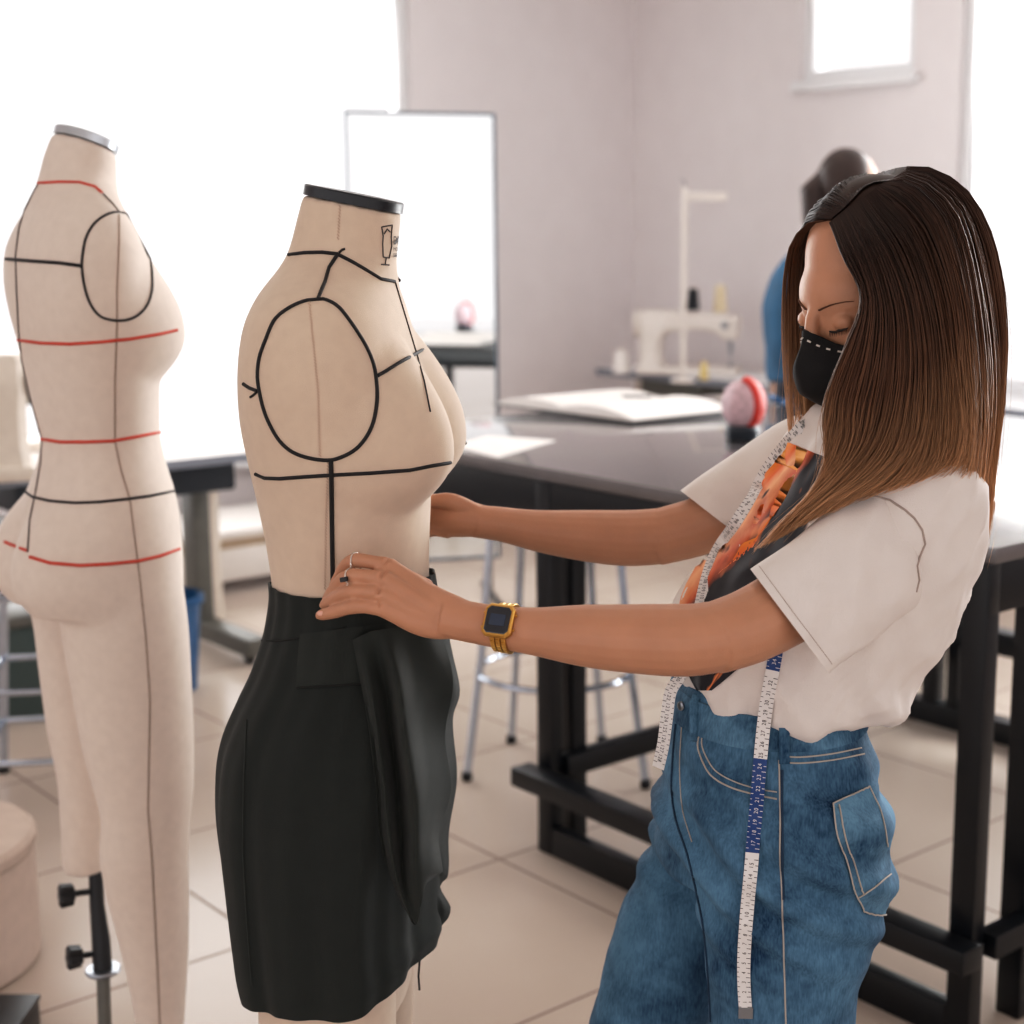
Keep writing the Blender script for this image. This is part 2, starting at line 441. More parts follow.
# ================================================================ chrome bar stool behind the table
st = E('bar_stool', 'chrome bar stool with round foot ring, behind the black table leg', 'stool', (-.125, 4.15, 0), 0)
cs = V((0, 0, 0)); top = .80
feet = [(-.245, -.07), (.25, -.13), (.13, .25), (-.14, .25)]
for fx, fy in feet:
    m_ = MB(); m_.tube([V((fx, fy, .012)), V((fx * .82, fy * .82, .35)), V((fx * .66, fy * .66, top))], .0115, 10); lg = m_.build('leg', M['chrome'], st)
    MB().lathe([(.013, 0), (.015, .004), (.015, .02), (.012, .026)], 12, at=(fx, fy, 0)).build('rubber_foot', M['rubber'], lg)
m_ = MB(); m_.loop([V((.215 * math.cos(a), .215 * math.sin(a), .30)) for a in [2 * math.pi * k / 40 for k in range(40)]], .0095); m_.build('foot_ring', M['chrome'], st)
MB().lathe([(.0, top), (.165, top), (.178, top + .012), (.178, top + .04), (.16, top + .055), (0, top + .06)], 32).build('seat', M['dark'], st)

# ================================================================ left: sewing table, bin, bench, machines, stool
MB_ = MB
tl = E('sewing_table', 'white topped sewing table under the left window, with grey pedestal leg', 'sewing table', W(2.58, 5.12), TH)
MB().box(-1.6, .32, -.32, .62, .715, .745, .004).build('tabletop', M['paper'], tl)
MB().box(-1.602, .322, -.326, -.3205, .712, .744, .0).build('edge_strip', M['grey'], tl)
MB().box(-.75, .03, -.22, .2, .60, .714, .012).build('motor_housing', M['darkblue'], tl)
for xx in (-.02, -1.3):
    lgm = MB().box(xx - .035, xx + .03, -.05, .05, .09, .60, .006).build('leg', M['olive'], tl)
    MB().box(xx + .0305, xx + .07, -.045, .05, .09, .712, .004).build('leg_cover', M['cream'], tl)
    MB().box(xx - .04, xx + .045, -.42, .42, .035, .10, .01).build('foot', M['olive'], tl)
    for yy in (-.36, .34):
        m_ = MB(); m_.lathe([(.0, -.012), (.028, -.012), (.03, -.006), (.03, .006), (.028, .012), (0, .012)], 16, axis=(1, 0, 0), at=(xx, yy, .03)); m_.build('caster', M['rubber'], tl)
bn = E('waste_bin', 'blue plastic waste bin on the floor beside the sewing table leg', 'bin', (P(170, 690, 4.95).x, 4.95, 0))
MB().lathe([(0, .004), (.085, 0), (.09, .008), (.112, .30), (.118, .302), (.118, .318), (.108, .32), (.105, .30), (.083, .012), (0, .01)], 36).build('bin_body', M['blue'], bn)
MB().lathe([(.1185, .293), (.124, .297), (.124, .319), (.1185, .323)], 36, caps=False).build('rim', M['blue'], bn)
be = E('low_bench', 'low white slatted bench against the wall under the left window', 'bench', W(3.0, 5.95), TH)
MB().box(-.7, .75, -.2, .34, .235, .27, .006).build('seat', M['white'], be)
MB().box(-.7, .75, -.19, -.175, .195, .2345).build('tan_shade_strip', M['tan'], be)  # tan colour stands in for the shadow in the gap under the seat
MB().box(-.7, .75, -.2, -.18, 0.06, .1945, .004).build('front_board', M['white'], be)
for xx in (-.66, .66):
    MB().box(xx, xx + .05, -.17, .3, 0, .2345, .004).build('leg', M['white'], be)

def sewing_machine(root, m=None, scale=1.0, wheel=None):
    """domestic/industrial head: bed, pillar, arm, needle head, hand wheel; local x along the arm, needle head at +x"""
    m = m or M['white']
    def b(name, mb, mm=m): return mb.xf(Matrix.Scale(scale, 4)).build(name, mm, root)
    b('bed', MB().box(-.24, .24, -.09, .09, 0, .035, .006))
    pil = []
    for z, x0, x1, y in ((.035, -.235, -.12, .075), (.08, -.23, -.135, .07), (.16, -.23, -.13, .068), (.20, -.235, -.10, .07), (.285, -.235, -.06, .07), (.30, -.225, -.07, .06)):
        pil.append([V((x0 + .02, -y, z)), V((x1 - .02, -y, z)), V((x1, -y + .02, z)), V((x1, y - .02, z)), V((x1 - .02, y, z)), V((x0 + .02, y, z)), V((x0, y - .02, z)), V((x0, -y + .02, z))])
    b('pillar', MB().rings(pil))
    arm = []
    for x, z0, z1, y in ((-.14, .19, .298, .066), (-.05, .205, .296, .062), (.06, .21, .29, .06), (.13, .20, .288, .06), (.17, .17, .286, .062), (.225, .165, .28, .06), (.238, .175, .27, .05)):
        arm.append([V((x, -y, z0 + .015)), V((x, -y + .015, z0)), V((x, y - .015, z0)), V((x, y, z0 + .015)), V((x, y, z1 - .02)), V((x, y - .02, z1)), V((x, -y + .02, z1)), V((x, -y, z1 - .02))])
    b('arm', MB().rings(arm))
    nd = MB(); nd.tube([(.20, 0, .17), (.20, 0, .10)], .009, 8); nd.tube([(.20, 0, .10), (.20, 0, .045)], .0025, 6); nd.box(.185, .215, -.012, .02, .038, .044)
    b('needle_bar', nd, M['steel'])
    hwh = MB(); hwh.lathe([(0, -.005), (.045, -.005), (.062, .0), (.066, .012), (.062, .026), (.04, .03), (0, .03)], 28, axis=(-1, 0, 0), at=(-.236, 0, .235))
    b('hand_wheel', hwh, wheel or m)
    b('tension_dial', MB().lathe([(.0, 0), (.016, 0), (.018, .008), (.012, .014), (0, .016)], 16, axis=(0, -1, 0), at=(.18, -.061, .235)), M['steel'])
# machine half hidden behind the left mannequin and a second one on the same table
s1 = E('sewing_machine', 'pale sewing machine on the left table, its round end seen between the two mannequins', 'sewing machine', W(2.02, 5.38, .746), TH + math.pi, 'sewing machines')
sewing_machine(s1, M['cream'])
s2 = E('sewing_machine', 'beige sewing machine at the left picture edge, behind the left mannequin', 'sewing machine', P(-74, 480, 4.66), math.radians(203), 'sewing machines')
s2.location.z = .746
sewing_machine(s2, M['cream'], 1.3, M['olive'])
sbx = E('storage_box', 'dark green storage box on the floor under the left sewing table', 'box', P(20, 735, 4.75), TH)
sbx.location.z = 0
M['darkgreen'] = mat('dark_green_box', (62, 74, 72), .6)
MB().box(-.2, .2, -.16, .16, 0, .30, .01).build('box_body', M['darkgreen'], sbx)
MB().box(-.21, .21, -.17, .17, .3005, .335, .008).build('lid', M['olive'], sbx)
# square metal stool
fs = E('metal_stool', 'square silver metal stool with crossbars, left of the left mannequin', 'stool', (P(58, 790, 3.92).x, 3.98, 0), math.radians(10))
hs = .17
for sx in (-1, 1):
    for sy in (-1, 1):
        lg = MB().tube([(sx * hs * 1.18, sy * hs * 1.18, .012), (sx * hs * .85, sy * hs * .85, .70)], .0125, 8).build('leg', M['chrome'], fs)
        MB().lathe([(.0135, 0), (.017, .003), (.017, .022), (.0135, .026)], 12, at=(sx * hs * 1.18, sy * hs * 1.18, 0)).build('rubber_foot', M['rubber'], lg)
def rung(z, dz=0):
    k = hs * (1.18 - .33 * z / .66)
    for (ax, ay, bx_, by_) in ((-1, -1, 1, -1), (1, -1, 1, 1), (1, 1, -1, 1), (-1, 1, -1, -1)):
        MB().tube([(ax * k, ay * k, z), (bx_ * k, by_ * k, z)], .009, 8).build('crossbar', M['chrome'], fs)
rung(.155); rung(.34); rung(.58)
MB().box(-.19, .19, -.19, .19, .70, .74, .012).build('seat', M['dark'], fs)
# beige drum and black plate at the lower left corner
dr = E('drum_stool', 'round beige upholstered drum stool at the lower left picture edge', 'stool', (-1.425, 2.98, 0))
M['beige'] = mat('beige_fabric', (196, 178, 166), .85, var=.05, bump=.2, bscale=300)
MB().lathe([(0, 0), (.24, 0), (.25, .01), (.25, .24)], 48, caps=False).build('drum_body', M['beige'], dr)
MB().lathe([(.25, .241), (.255, .25), (.255, .268), (.245, .278), (0, .28)], 48).build('cushion', M['beige'], dr)

# ================================================================ far right: sewing row along the right wall
def row_table(Yc, label, length=1.15):
    t = E('sewing_table', label, 'sewing table', W(5.55, Yc), TH, 'sewing tables along the right wall')
    MB().box(-.05, .42, -length / 2, length / 2, .745, .78, .006).build('tabletop', M['frame'], t)
    MB().box(-.056, -.0505, -length / 2, length / 2, .742, .778).build('edge_strip', M['grey'], t)
    MB().box(.02, .2, -.1, .35, .65, .744, .01).build('motor_housing', M['olive'], t)
    for yy in (-length / 2 + .15, length / 2 - .15):
        MB().box(.12, .2, yy - .03, yy + .03, .06, .744, .006).build('leg', M['cream'], t)
        MB().box(-.02, .36, yy - .035, yy + .035, 0, .06, .008).build('foot', M['cream'], t)
    return t
row_table(5.62, 'white sewing table in the far corner carrying the white machine', 1.25)
row_table(4.15, 'white sewing table beside the right window, behind the woman', 1.25)
row_table(2.75, 'white sewing table beneath the right window', 1.25)
s3 = E('sewing_machine', 'white sewing machine with thread cones on top, on the far corner table', 'sewing machine', P(689, 366, 7.95), math.radians(-14), 'sewing machines')
s3.location.z = .781
sewing_machine(s3, M['white'], 1.08)
def cone(px, py, d, h, r, m, label, base=None):
    p = P(px, py, d)
    if base is not None: p.z = base
    o = E('thread_cone', label, 'thread', p)
    MB().lathe([(0, 0), (r, 0), (r * 1.02, h * .08), (r * .72, h * .85), (r * .6, h * .9), (0, h * .9)], 20).build('thread', m, o)
    MB().lathe([(r * .35, h * .9), (r * .3, h), (0, h)], 14).build('core', M['white'], o)
    return o
M['ctone'] = mat('cream_thread', (222, 206, 178), .7); M['ythread'] = mat('yellow_thread', (222, 200, 140), .7); M['bthread'] = mat('black_thread', (28, 32, 40), .7)
zt_ = 1.105
cone(693, 308, 7.95, .125, .033, M['bthread'], 'black thread cone standing on the white machine', zt_)
cone(720, 308, 7.95, .15, .035, M['ctone'], 'cream thread cone standing on the white machine', zt_ - .008)
cone(621, 367, 8.0, .125, .042, M['paper'], 'white thread cone on the left end of the corner table', .781)
cone(704, 372, 7.6, .10, .022, M['ythread'], 'small yellow thread spool in front of the white machine', .781)
ts = E('thread_stand', 'tall white thread stand pole with side arm on the corner table', 'thread stand', P(683, 374, 7.5))
ts.location.z = .781
MB().lathe([(0, 0), (.06, 0), (.06, .012), (.02, .02), (0, .02)], 20).build('base', M['white'], ts)
MB().box(-.014, .014, -.014, .014, .02, .93, .003).build('pole', M['white'], ts)
MB().box(.014, .20, -.012, .012, .865, .905, .003).build('arm', M['white'], ts)
MB().tube([(0, 0, .93), (.0, 0, .96), (-.02, 0, .965)], .004, 6).build('thread_guide', M['steel'], ts)
# ================================================================ dress forms
M['linen'] = mat('linen_jersey', (210, 190, 171), .85, var=.03, scale=60, bump=.25, bscale=900, sheen=.15)
M['linen2'] = mat('ivory_jersey', (220, 206, 195), .85, var=.03, scale=60, bump=.25, bscale=900, sheen=.15)
M['tape'] = mat('black_style_tape', (26, 24, 26), .7)
M['tapegrey'] = mat('grey_style_tape', (92, 86, 84), .7)
M['tapered'] = mat('red_style_tape', (196, 74, 56), .65)
M['seam'] = mat('seam_thread', (188, 164, 146), .85)
M['capblack'] = mat('black_cap', (20, 25, 32), .35)
M['capmetal'] = mat('brushed_cap', (190, 196, 202), .3, metal=.7)
M['ink'] = mat('printed_ink', (44, 38, 38), .7)

def zpix(x, y, d): return P(x, y, d).z
def form_rings(sil, D, yaw, N=72, M_=150, view=None):
    """rings whose outline, seen from the camera, follows a silhouette table
    sil: (y_pixel, x_left, x_right, half width across, exponent); returns rings and a frame function"""
    F = V((math.cos(yaw), math.sin(yaw), 0)); S = V((-math.sin(yaw), math.cos(yaw), 0))
    rings = []; info = []
    y0, y1 = sil[0][0], sil[-1][0]
    for i in range(M_):
        y = y0 + (y1 - y0) * i / (M_ - 1)
        xl, xr, b, ex = interp(sil, y)
        pl, pr = P(xl, y, D), P(xr, y, D)
        z = (pl.z + pr.z) / 2
        mid = (pl + pr) / 2
        vd = V((mid.x, mid.y, 0)).normalized(); rt = V((vd.y, -vd.x, 0))        # picture-right direction at this spot
        Eh = (pr.x - pl.x) / 2 * abs(rt.x)
        cf, cs = abs(F.dot(rt)), abs(S.dot(rt))
        a = math.sqrt(max(.02 ** 2, Eh * Eh - (b * cs) ** 2)) / max(cf, .3)
        c = V((mid.x, D, z))
        rings.append([c + F * (a * sgn(math.cos(t)) * abs(math.cos(t)) ** (2 / ex)) + S * (b * sgn(math.sin(t)) * abs(math.sin(t)) ** (2 / ex)) for t in [2 * math.pi * k / N for k in range(N)]])
        info.append((z, c, a, b))
    return rings, info, F, S
def bumps(rings, lst):
    """push ring points outward: (centre, direction, radius side, radius up, radius down, height)"""
    for r in rings:
        for i, p in enumerate(r):
            for c, dr, side, rs, ru, rd, h in lst:
                q = p - c; s = q.dot(side); u = q.z
                if q.dot(dr) < -.09: continue
                e = (s / rs) ** 2 + (u / (ru if u > 0 else rd)) ** 2
                if e < 1: p += dr * h * (1 - e) ** 1.15
    return rings
def tilt_top(rings, n, k, F):
    """slope the top n rings down towards the front"""
    for i in range(n):
        w = (1 - i / n) ** 1.0
        c = sum(rings[i], V()) / len(rings[i])
        for p in rings[i]: p.z -= k * w * (p - c).dot(F)
def mirror_pts(pts, c, S): return [p - S * (2 * (p - c).dot(S)) for p in pts]
def tape(name, pts, r, m, root, label=None, closed=False):
    mb = MB()
    if len(pts) < 2: return None
    if closed: mb.loop(pts, r, 8)
    else: mb.tube(pts, r, 8)
    o = mb.build(name, m, root, world=True)
    if label: o['label'] = label
    return o
def ring_at(b, c, F, S, zf, off=.001, n=90, a0=0, a1=2 * math.pi):
    out = []
    for i in range(n):
        t = a0 + (a1 - a0) * i / n
        d = F * math.cos(t) + S * math.sin(t)
        z = zf(t)
        h = b.ray_cast(V((c.x, c.y, z)) + d * .6, -d)
        if h[0] is not None: out.append(h[0] + d * off)
    return out

# ---------------------------------------------------------------- front form (wearing the skirt)
D1 = 1.83; YAW1 = math.radians(-1)
sil1 = [(204, 304, 401, .055, 2.0), (225, 298, 399.5, .056, 2.0), (250, 291, 397, .060, 2.0), (262, 286, 397, .068, 2.0), (275, 277, 399, .092, 2.0), (287, 267, 401, .125, 2.1), (300, 258, 405, .150, 2.2),
        (318, 250, 410, .166, 2.3), (345, 245, 417, .172, 2.35), (380, 243, 424, .170, 2.35), (420, 245, 431, .160, 2.3), (460, 252, 433, .148, 2.2), (500, 260, 432, .134, 2.1), (545, 268, 430.5, .122, 2.0), (590, 273, 430, .117, 2.0),
        (625, 268, 431, .124, 2.0), (670, 258, 433, .136, 2.1), (720, 245, 433, .150, 2.2), (790, 241, 430, .158, 2.2), (860, 248, 424, .156, 2.2), (930, 256, 418, .152, 2.2), (990, 262, 412, .148, 2.3)]
r1, inf1, F1, S1 = form_rings(sil1, D1, YAW1, 96, 190)
tilt_top(r1, 26, .20, F1)
apz = zpix(451, 452, 1.76)
axc = P(350, 462, D1); axc.z = apz
xfront = P(432, 455, D1).x - axc.x
for sd in (-1, 1):
    bumps(r1, [(axc + F1 * (xfront * .84) + S1 * (sd * .075) + V((0, 0, 0)), (F1 * .97 + S1 * (sd * .24)).normalized(), S1, .086, .135, .072, .046)])
base1 = V((axc.x, D1, 0))
df1 = E('dress_form', 'cream dress form with black style tapes, wearing the dark green skirt', 'dress form', base1, YAW1)
mb = MB(); mb.rings(r1); me = fuse(mb, .0045, 5, 'form_body')
body1 = link_mesh('form_body', me, M['linen'], df1, True, True, None)
B1 = bvh(body1.data, mw(df1))
# second leg stubs under the skirt hem
lm = MB()
for sd in (-1, 1):
    c0 = P(340, 985, D1) + S1 * (sd * .082); lm.rings([[c0 + V((0, 0, .10)) + V((.085 * math.cos(a), .074 * math.sin(a), 0)) for a in [2 * math.pi * k / 40 for k in range(40)]],
             [c0 + V((0, 0, -.02)) + V((.083 * math.cos(a), .072 * math.sin(a), 0)) for a in [2 * math.pi * k / 40 for k in range(40)]],
             [c0 + V((0, 0, -.16)) + V((.076 * math.cos(a), .066 * math.sin(a), 0)) for a in [2 * math.pi * k / 40 for k in range(40)]],
             [c0 + V((0, 0, -.30)) + V((.062 * math.cos(a), .058 * math.sin(a), 0)) for a in [2 * math.pi * k / 40 for k in range(40)]]])
lm.build('leg', M['linen'], df1, world=True)
# cap: a black disc on the sloping neck
top = r1[0]; ctop = sum(top, V()) / len(top)
capn = V((F1.x * .20, F1.y * .20, 1)).normalized()
def cap(name, m, root, ctop, ring, nrm, h, over):
    mb = MB(); up = nrm
    R = lambda k, z: [ctop + (p - ctop) * k + up * z for p in ring]
    mb.rings([R(over, 0), R(over, h * .85), R(over * .97, h), R(.5, h + .001)])
    return mb.build(name, m, root, world=True)
cap('neck_cap', M['capblack'], df1, ctop, top, capn, .0125, 1.03)
cap('cap_disc', M['capmetal'], df1, ctop + capn * .0128, top, capn, .002, .93)
st1 = MB(); c_ = V((base1.x, D1, 0))
st1.tube([(c_.x, c_.y, .05), (c_.x, c_.y, .80)], .018, 12); st1.build('stand_pole', M['steel'], df1, world=True)
st1 = MB()
for a in (0, 1.57, 3.14, 4.71): st1.tube([(c_.x, c_.y, .07), (c_.x + .24 * math.cos(a + .4), c_.y + .24 * math.sin(a + .4), .03)], .015, 10)
st1.build('stand_base', M['dark'], df1, world=True)
for a in (0, 1.57, 3.14, 4.71):
    MB().lathe([(0, -.01), (.026, -.01), (.03, 0), (.026, .01), (0, .01)], 16, axis=(math.sin(a + .4), -math.cos(a + .4), 0), at=(c_.x + .245 * math.cos(a + .4), c_.y + .245 * math.sin(a + .4), .03)).build('caster', M['rubber'], df1, world=True)
# black style tapes (each drawn along the cloth)
R1 = .0021
cc1 = V((axc.x, D1, 0))
both = lambda pts: (pts, mirror_pts(pts, cc1, S1))
arm = [(318, 299), (303, 302), (288, 309), (275, 320), (266, 340), (260, 357), (258, 375), (260, 392), (265, 412), (272, 428), (281, 442), (293, 452), (310, 458), (330, 460), (346, 455), (358, 447), (368, 434), (374, 419), (377, 398), (376, 380), (373, 364), (366, 347), (357, 332), (348, 319), (338, 307), (328, 301)]
def smooth_closed(px, n=96):
    ext = px[-3:] + px + px[:3]
    s = spline([(a, b, 0) for a, b in ext], 400)
    lo = int(400 * 3 / (len(ext) - 1)); hi = int(400 * (3 + len(px)) / (len(ext) - 1))
    return [(s[int(lo + (hi - lo) * k / n)][0], s[int(lo + (hi - lo) * k / n)][1]) for k in range(n)]
ap = [hit(B1, x, y, .0008) for x, y in smooth_closed(arm)]
for q in both(ap): tape('armhole_tape', q, R1, M['tape'], df1, closed=True)
def line1(name, px, r=R1, m=None, mir=True, cont=None):
    pts = hits(B1, px, .0008)
    for q in (both(pts) if mir else (pts,)): tape(name, q, r, m or M['tape'], df1)
line1('shoulder_tape', [(318, 299), (325, 282), (329, 268), (338, 254)])
line1('neckline_tape', [(289, 255), (305, 253), (322, 252.5), (337, 254), (352, 262), (367, 271), (380, 279), (394, 281.5)])
line1('side_tape', [(331, 460), (331.5, 480), (332, 520), (332.5, 560), (333, 588)], .0026)
line1('chest_tape', [(377, 376), (386, 371), (397, 364), (408, 358), (417, 353)])
line1('back_tape', [(258, 391), (250, 388), (244, 384)])
line1('tape_end', [(258, 391), (254, 395), (251, 397)], .0014); line1('tape_end', [(339, 253), (342, 250), (345, 249)], .0014, mir=False)
line1('bust_tape', [(256, 474), (265, 478), (280, 478.5), (300, 477), (330, 475), (370, 473), (410, 470), (430, 466), (450, 462.5)])
line1('centre_front_seam', [(395, 283), (400, 300), (406, 320), (412, 340), (418, 360), (424, 382), (430, 412)], .0009, mir=False)
for sx, px in ((0, [(340, 205), (338, 240)]), (0, [(309, 300), (313, 340), (318, 390), (320, 457)]), (0, [(328, 462), (326, 520), (325, 590)])):
    # stitched side seam: a row of short stitches
    pts = hits(B1, px, .0002, 3)
    mbs = MB()
    for i in range(0, len(pts) - 1):
        a_, b_ = pts[i], pts[i + 1]; d_ = (b_ - a_); w_ = d_.cross(V((0, 1, 0))).normalized() * .0011
        mbs.tube([a_ - w_ + d_ * .1, b_ + w_ - d_ * .1], .0007, 5)
    mbs.build('side_seam', M['seam'], df1, world=True)
# maker's print on the neck: a small bust on a stand in outline, and lettering beside it
def ink(px, r=.0009): return hits(B1, px, .0004, 2)
mk = MB()
for px in ([(381.5, 227), (392, 225), (391, 237), (391.5, 246), (389, 258), (383, 257), (382.5, 244), (383, 236), (381.5, 227)], [(386, 258), (385, 264)], [(381, 264.5), (389, 265)], [(384, 234), (387, 229), (390, 232)]):
    q = ink(px)
    if len(q) > 1: mk.tube(q, .0008, 6)
mk.build('maker_emblem', M['ink'], df1, world=True)
def text_on(b, s, px, py, hpx, wpx, m, root, name, off=.0005):
    """lettering pressed onto a surface: glyph outlines carried over from a font curve"""
    cu = bpy.data.curves.new('t', 'FONT'); cu.body = s; cu.size = 1; o = bpy.data.objects.new('t', cu); COL.objects.link(o)
    dg = bpy.context.evaluated_depsgraph_get(); me = bpy.data.meshes.new_from_object(o.evaluated_get(dg))
    bpy.data.objects.remove(o)
    if not me.vertices: return
    x1 = max(v.co.x for v in me.vertices)
    for v in me.vertices:
        h = hit(b, px + v.co.x / x1 * wpx, py - v.co.y / .7 * hpx, off)
        v.co = h if h else P(px, py, 1.8)
    me.name = name
    return link_mesh(name, me, m, root, False, True)
text_on(B1, 'DR', 393, 244.5, 8.5, 7, M['ink'], df1, 'lettering')
text_on(B1, 'MO', 393, 251, 3.8, 4.4, M['ink'], df1, 'lettering')
text_on(B1, 'FO', 393, 257, 3.8, 4.0, M['ink'], df1, 'lettering')
# hem ends of tape that show below the skirt
tape('tape_end', [P(420, 956, 1.79), P(418.5, 976, 1.79), P(419.5, 990, 1.79)], .0013, M['tape'], df1)
tape('side_tape', [P(329, 990, 1.755), P(328, 1022, 1.755), P(328, 1060, 1.76)], .0022, M['tape'], df1)

# ---------------------------------------------------------------- rear form with legs
D2 = 2.40; YAW2 = math.radians(36)
sil2 = [(144, 53, 116, .055, 2), (165, 44, 116.5, .056, 2), (178, 40, 117, .062, 2), (188, 36, 118, .080, 2.0), (200, 30, 120, .112, 2.1), (212, 24, 124, .140, 2.2), (228, 15, 132, .160, 2.3), (250, 6.5, 141, .170, 2.3), (280, 5, 147, .172, 2.3), (310, 10, 153, .166, 2.3), (341, 18, 157, .152, 2.2),
        (380, 27, 159, .134, 2.1), (415, 35, 160, .120, 2.0), (438, 41, 161, .114, 2.0), (465, 36, 167, .126, 2.0), (490, 27, 174, .146, 2.1), (515, 18, 178, .160, 2.2), (545, 12, 180, .168, 2.3), (575, 12, 181, .170, 2.3), (600, 20, 180, .160, 2.3)]
r2, inf2, F2, S2 = form_rings(sil2, D2, YAW2, 96, 150)
tilt_top(r2, 20, .36, F2)
a2 = P(100, 330, D2)
bz2 = P(172, 332, D2).z
for sd in (-1, 1):
    bumps(r2, [(V((a2.x, D2, bz2)) + F2 * .092 + S2 * (sd * .075), (F2 * .95 + S2 * (sd * .26)).normalized(), S2, .085, .125, .075, .040)])
hz2 = P(40, 560, D2).z; hc2 = P(96, 560, D2)
for sd in (-1, 1):
    bumps(r2, [(V((hc2.x, D2, hz2)) - F2 * .085 + S2 * (sd * .078), (-F2 * .96 + S2 * (sd * .2)).normalized(), S2, .086, .11, .085, .030)])
mb = MB(); mb.rings(r2)
def leg_rings(tab, N=40):
    """tab: (y, xl, xr, depth, thickness across the sight line ratio)"""
    out = []
    for i in range(60):
        y = tab[0][0] + (tab[-1][0] - tab[0][0]) * i / 59
        xl, xr, d, k = interp(tab, y)
        a, b = P(xl, y, d), P(xr, y, d); c = (a + b) / 2; c.y = d; rr = (b.x - a.x) / 2
        out.append([c + V((rr * math.cos(t), rr * k * math.sin(t), 0)) for t in [2 * math.pi * j / N for j in range(N)]])
    return out
mb.rings(leg_rings([(545, 66, 178, 2.34, .85), (590, 60, 182.5, 2.335, .85), (626, 63, 187, 2.335, .86), (687, 74, 190.5, 2.335, .9), (743, 84, 192.5, 2.335, .95), (790, 97, 192.5, 2.335, 1.0), (814, 103, 190, 2.335, 1.05), (853, 101.5, 187.5, 2.34, 1.05), (880, 106, 187.5, 2.345, 1.05), (906, 112, 188, 2.35, 1.05), (954, 124, 187.5, 2.355, 1.05), (1024, 137, 184, 2.365, 1.0), (1090, 143, 180, 2.375, 1.0), (1130, 144, 178, 2.38, 1.0)]))
mb.rings(leg_rings([(545, 10, 112, 2.50, .85), (585, 20, 110, 2.50, .85), (611, 32, 112, 2.50, .85), (674, 41, 118, 2.50, .9), (725, 48, 116, 2.50, .95), (776, 58, 112, 2.50, 1.0), (830, 62, 108, 2.50, 1.0), (862, 63, 106, 2.50, 1.0), (871, 65, 104, 2.50, 1.0)]))
base2 = V((P(100, 900, 2.42).x, 2.42, 0))
df2 = E('dress_form', 'cream full-leg dress form with red style tapes at the left, turned away', 'dress form', base2, 0)
body2 = link_mesh('form_body', fuse(mb, .006, 7, 'form_body'), M['linen2'], df2, True, True, None)
B2 = bvh(body2.data, mw(df2))
top = r2[0]; ctop = sum(top, V()) / len(top); capn = V((F2.x * .36, F2.y * .36, 1)).normalized()
cap('neck_cap', M['capmetal'], df2, ctop, top, capn, .013, 1.02)
def line2(name, px, r, m):
    pts = hits(B2, px, .0006)
    return tape(name, pts, r, m, df2)
arm2 = [(118, 212), (106, 215), (94, 224), (86, 238), (82.5, 256), (82, 268), (85, 288), (91, 305), (100, 316), (112, 320), (126, 320), (138, 315), (147, 305), (151.5, 292), (152, 278), (150, 260), (145, 240), (137, 224), (128, 215)]
ap = [hit(B2, x, y, .0006) for x, y in smooth_closed(arm2)]
ap = [p for p in ap if p]
tape('armhole_tape', ap, .0019, M['tape'], df2, closed=True)
line2('back_tape', [(6, 259), (30, 261), (60, 263), (82, 266)], .0026, M['tape'])
line2('neckline_tape', [(38.5, 183), (60, 182), (80, 182.5), (95, 187), (102, 193)], .0021, M['tapered'])
line2('shoulder_tape', [(103, 194), (112, 203), (119, 212)], .0013, M['tapegrey'])
line2('bust_tape', [(18, 340), (40, 343), (70, 344), (100, 342), (130, 339), (160, 334), (177, 330)], .0024, M['tapered'])
line2('waist_tape', [(42, 439), (60, 442), (85, 442), (112, 441), (135, 437), (160, 432)], .0025, M['tapered'])
line2('hip_tape', [(20, 488), (33, 497), (50, 501), (75, 503), (100, 502), (128, 499), (150, 496), (174, 491)], .0022, M['tape'])
line2('seat_tape', [(5, 542), (15, 546), (28, 551)], .0024, M['tapered'])
line2('seat_tape', [(30, 557), (50, 563), (80, 565.5), (110, 564), (138, 561), (160, 556), (179, 549)], .0026, M['tapered'])
line2('centre_back_tape', [(38, 185), (26, 205), (19, 230), (16, 256), (17, 290), (19, 330), (22, 360), (30, 395), (38, 425), (42, 440), (41, 462), (36, 492), (30, 520), (28, 552)], .0015, M['tapegrey'])
for px in ([(119, 214), (119, 240), (117, 290), (117, 325), (115, 380), (115, 440)], [(115, 442), (121, 470), (130, 500), (135, 540), (140, 580), (146, 640), (150, 700), (149, 760), (148, 810), (152, 860), (155, 920), (158, 980), (160, 1030)]):
    pts = hits(B2, px, .0002, 3.2); mbs = MB()
    for i in range(len(pts) - 1):
        a_, b_ = pts[i], pts[i + 1]; d_ = (b_ - a_); w_ = d_.cross(V((0, 1, 0))).normalized() * .0013
        mbs.tube([a_ - w_ + d_ * .05, b_ + w_ - d_ * .05], .0011, 5)
    mbs.build('side_seam', mat('dark_seam_thread', (150, 128, 112), .9), df2, world=True)  # stitches in a darker thread than the jersey
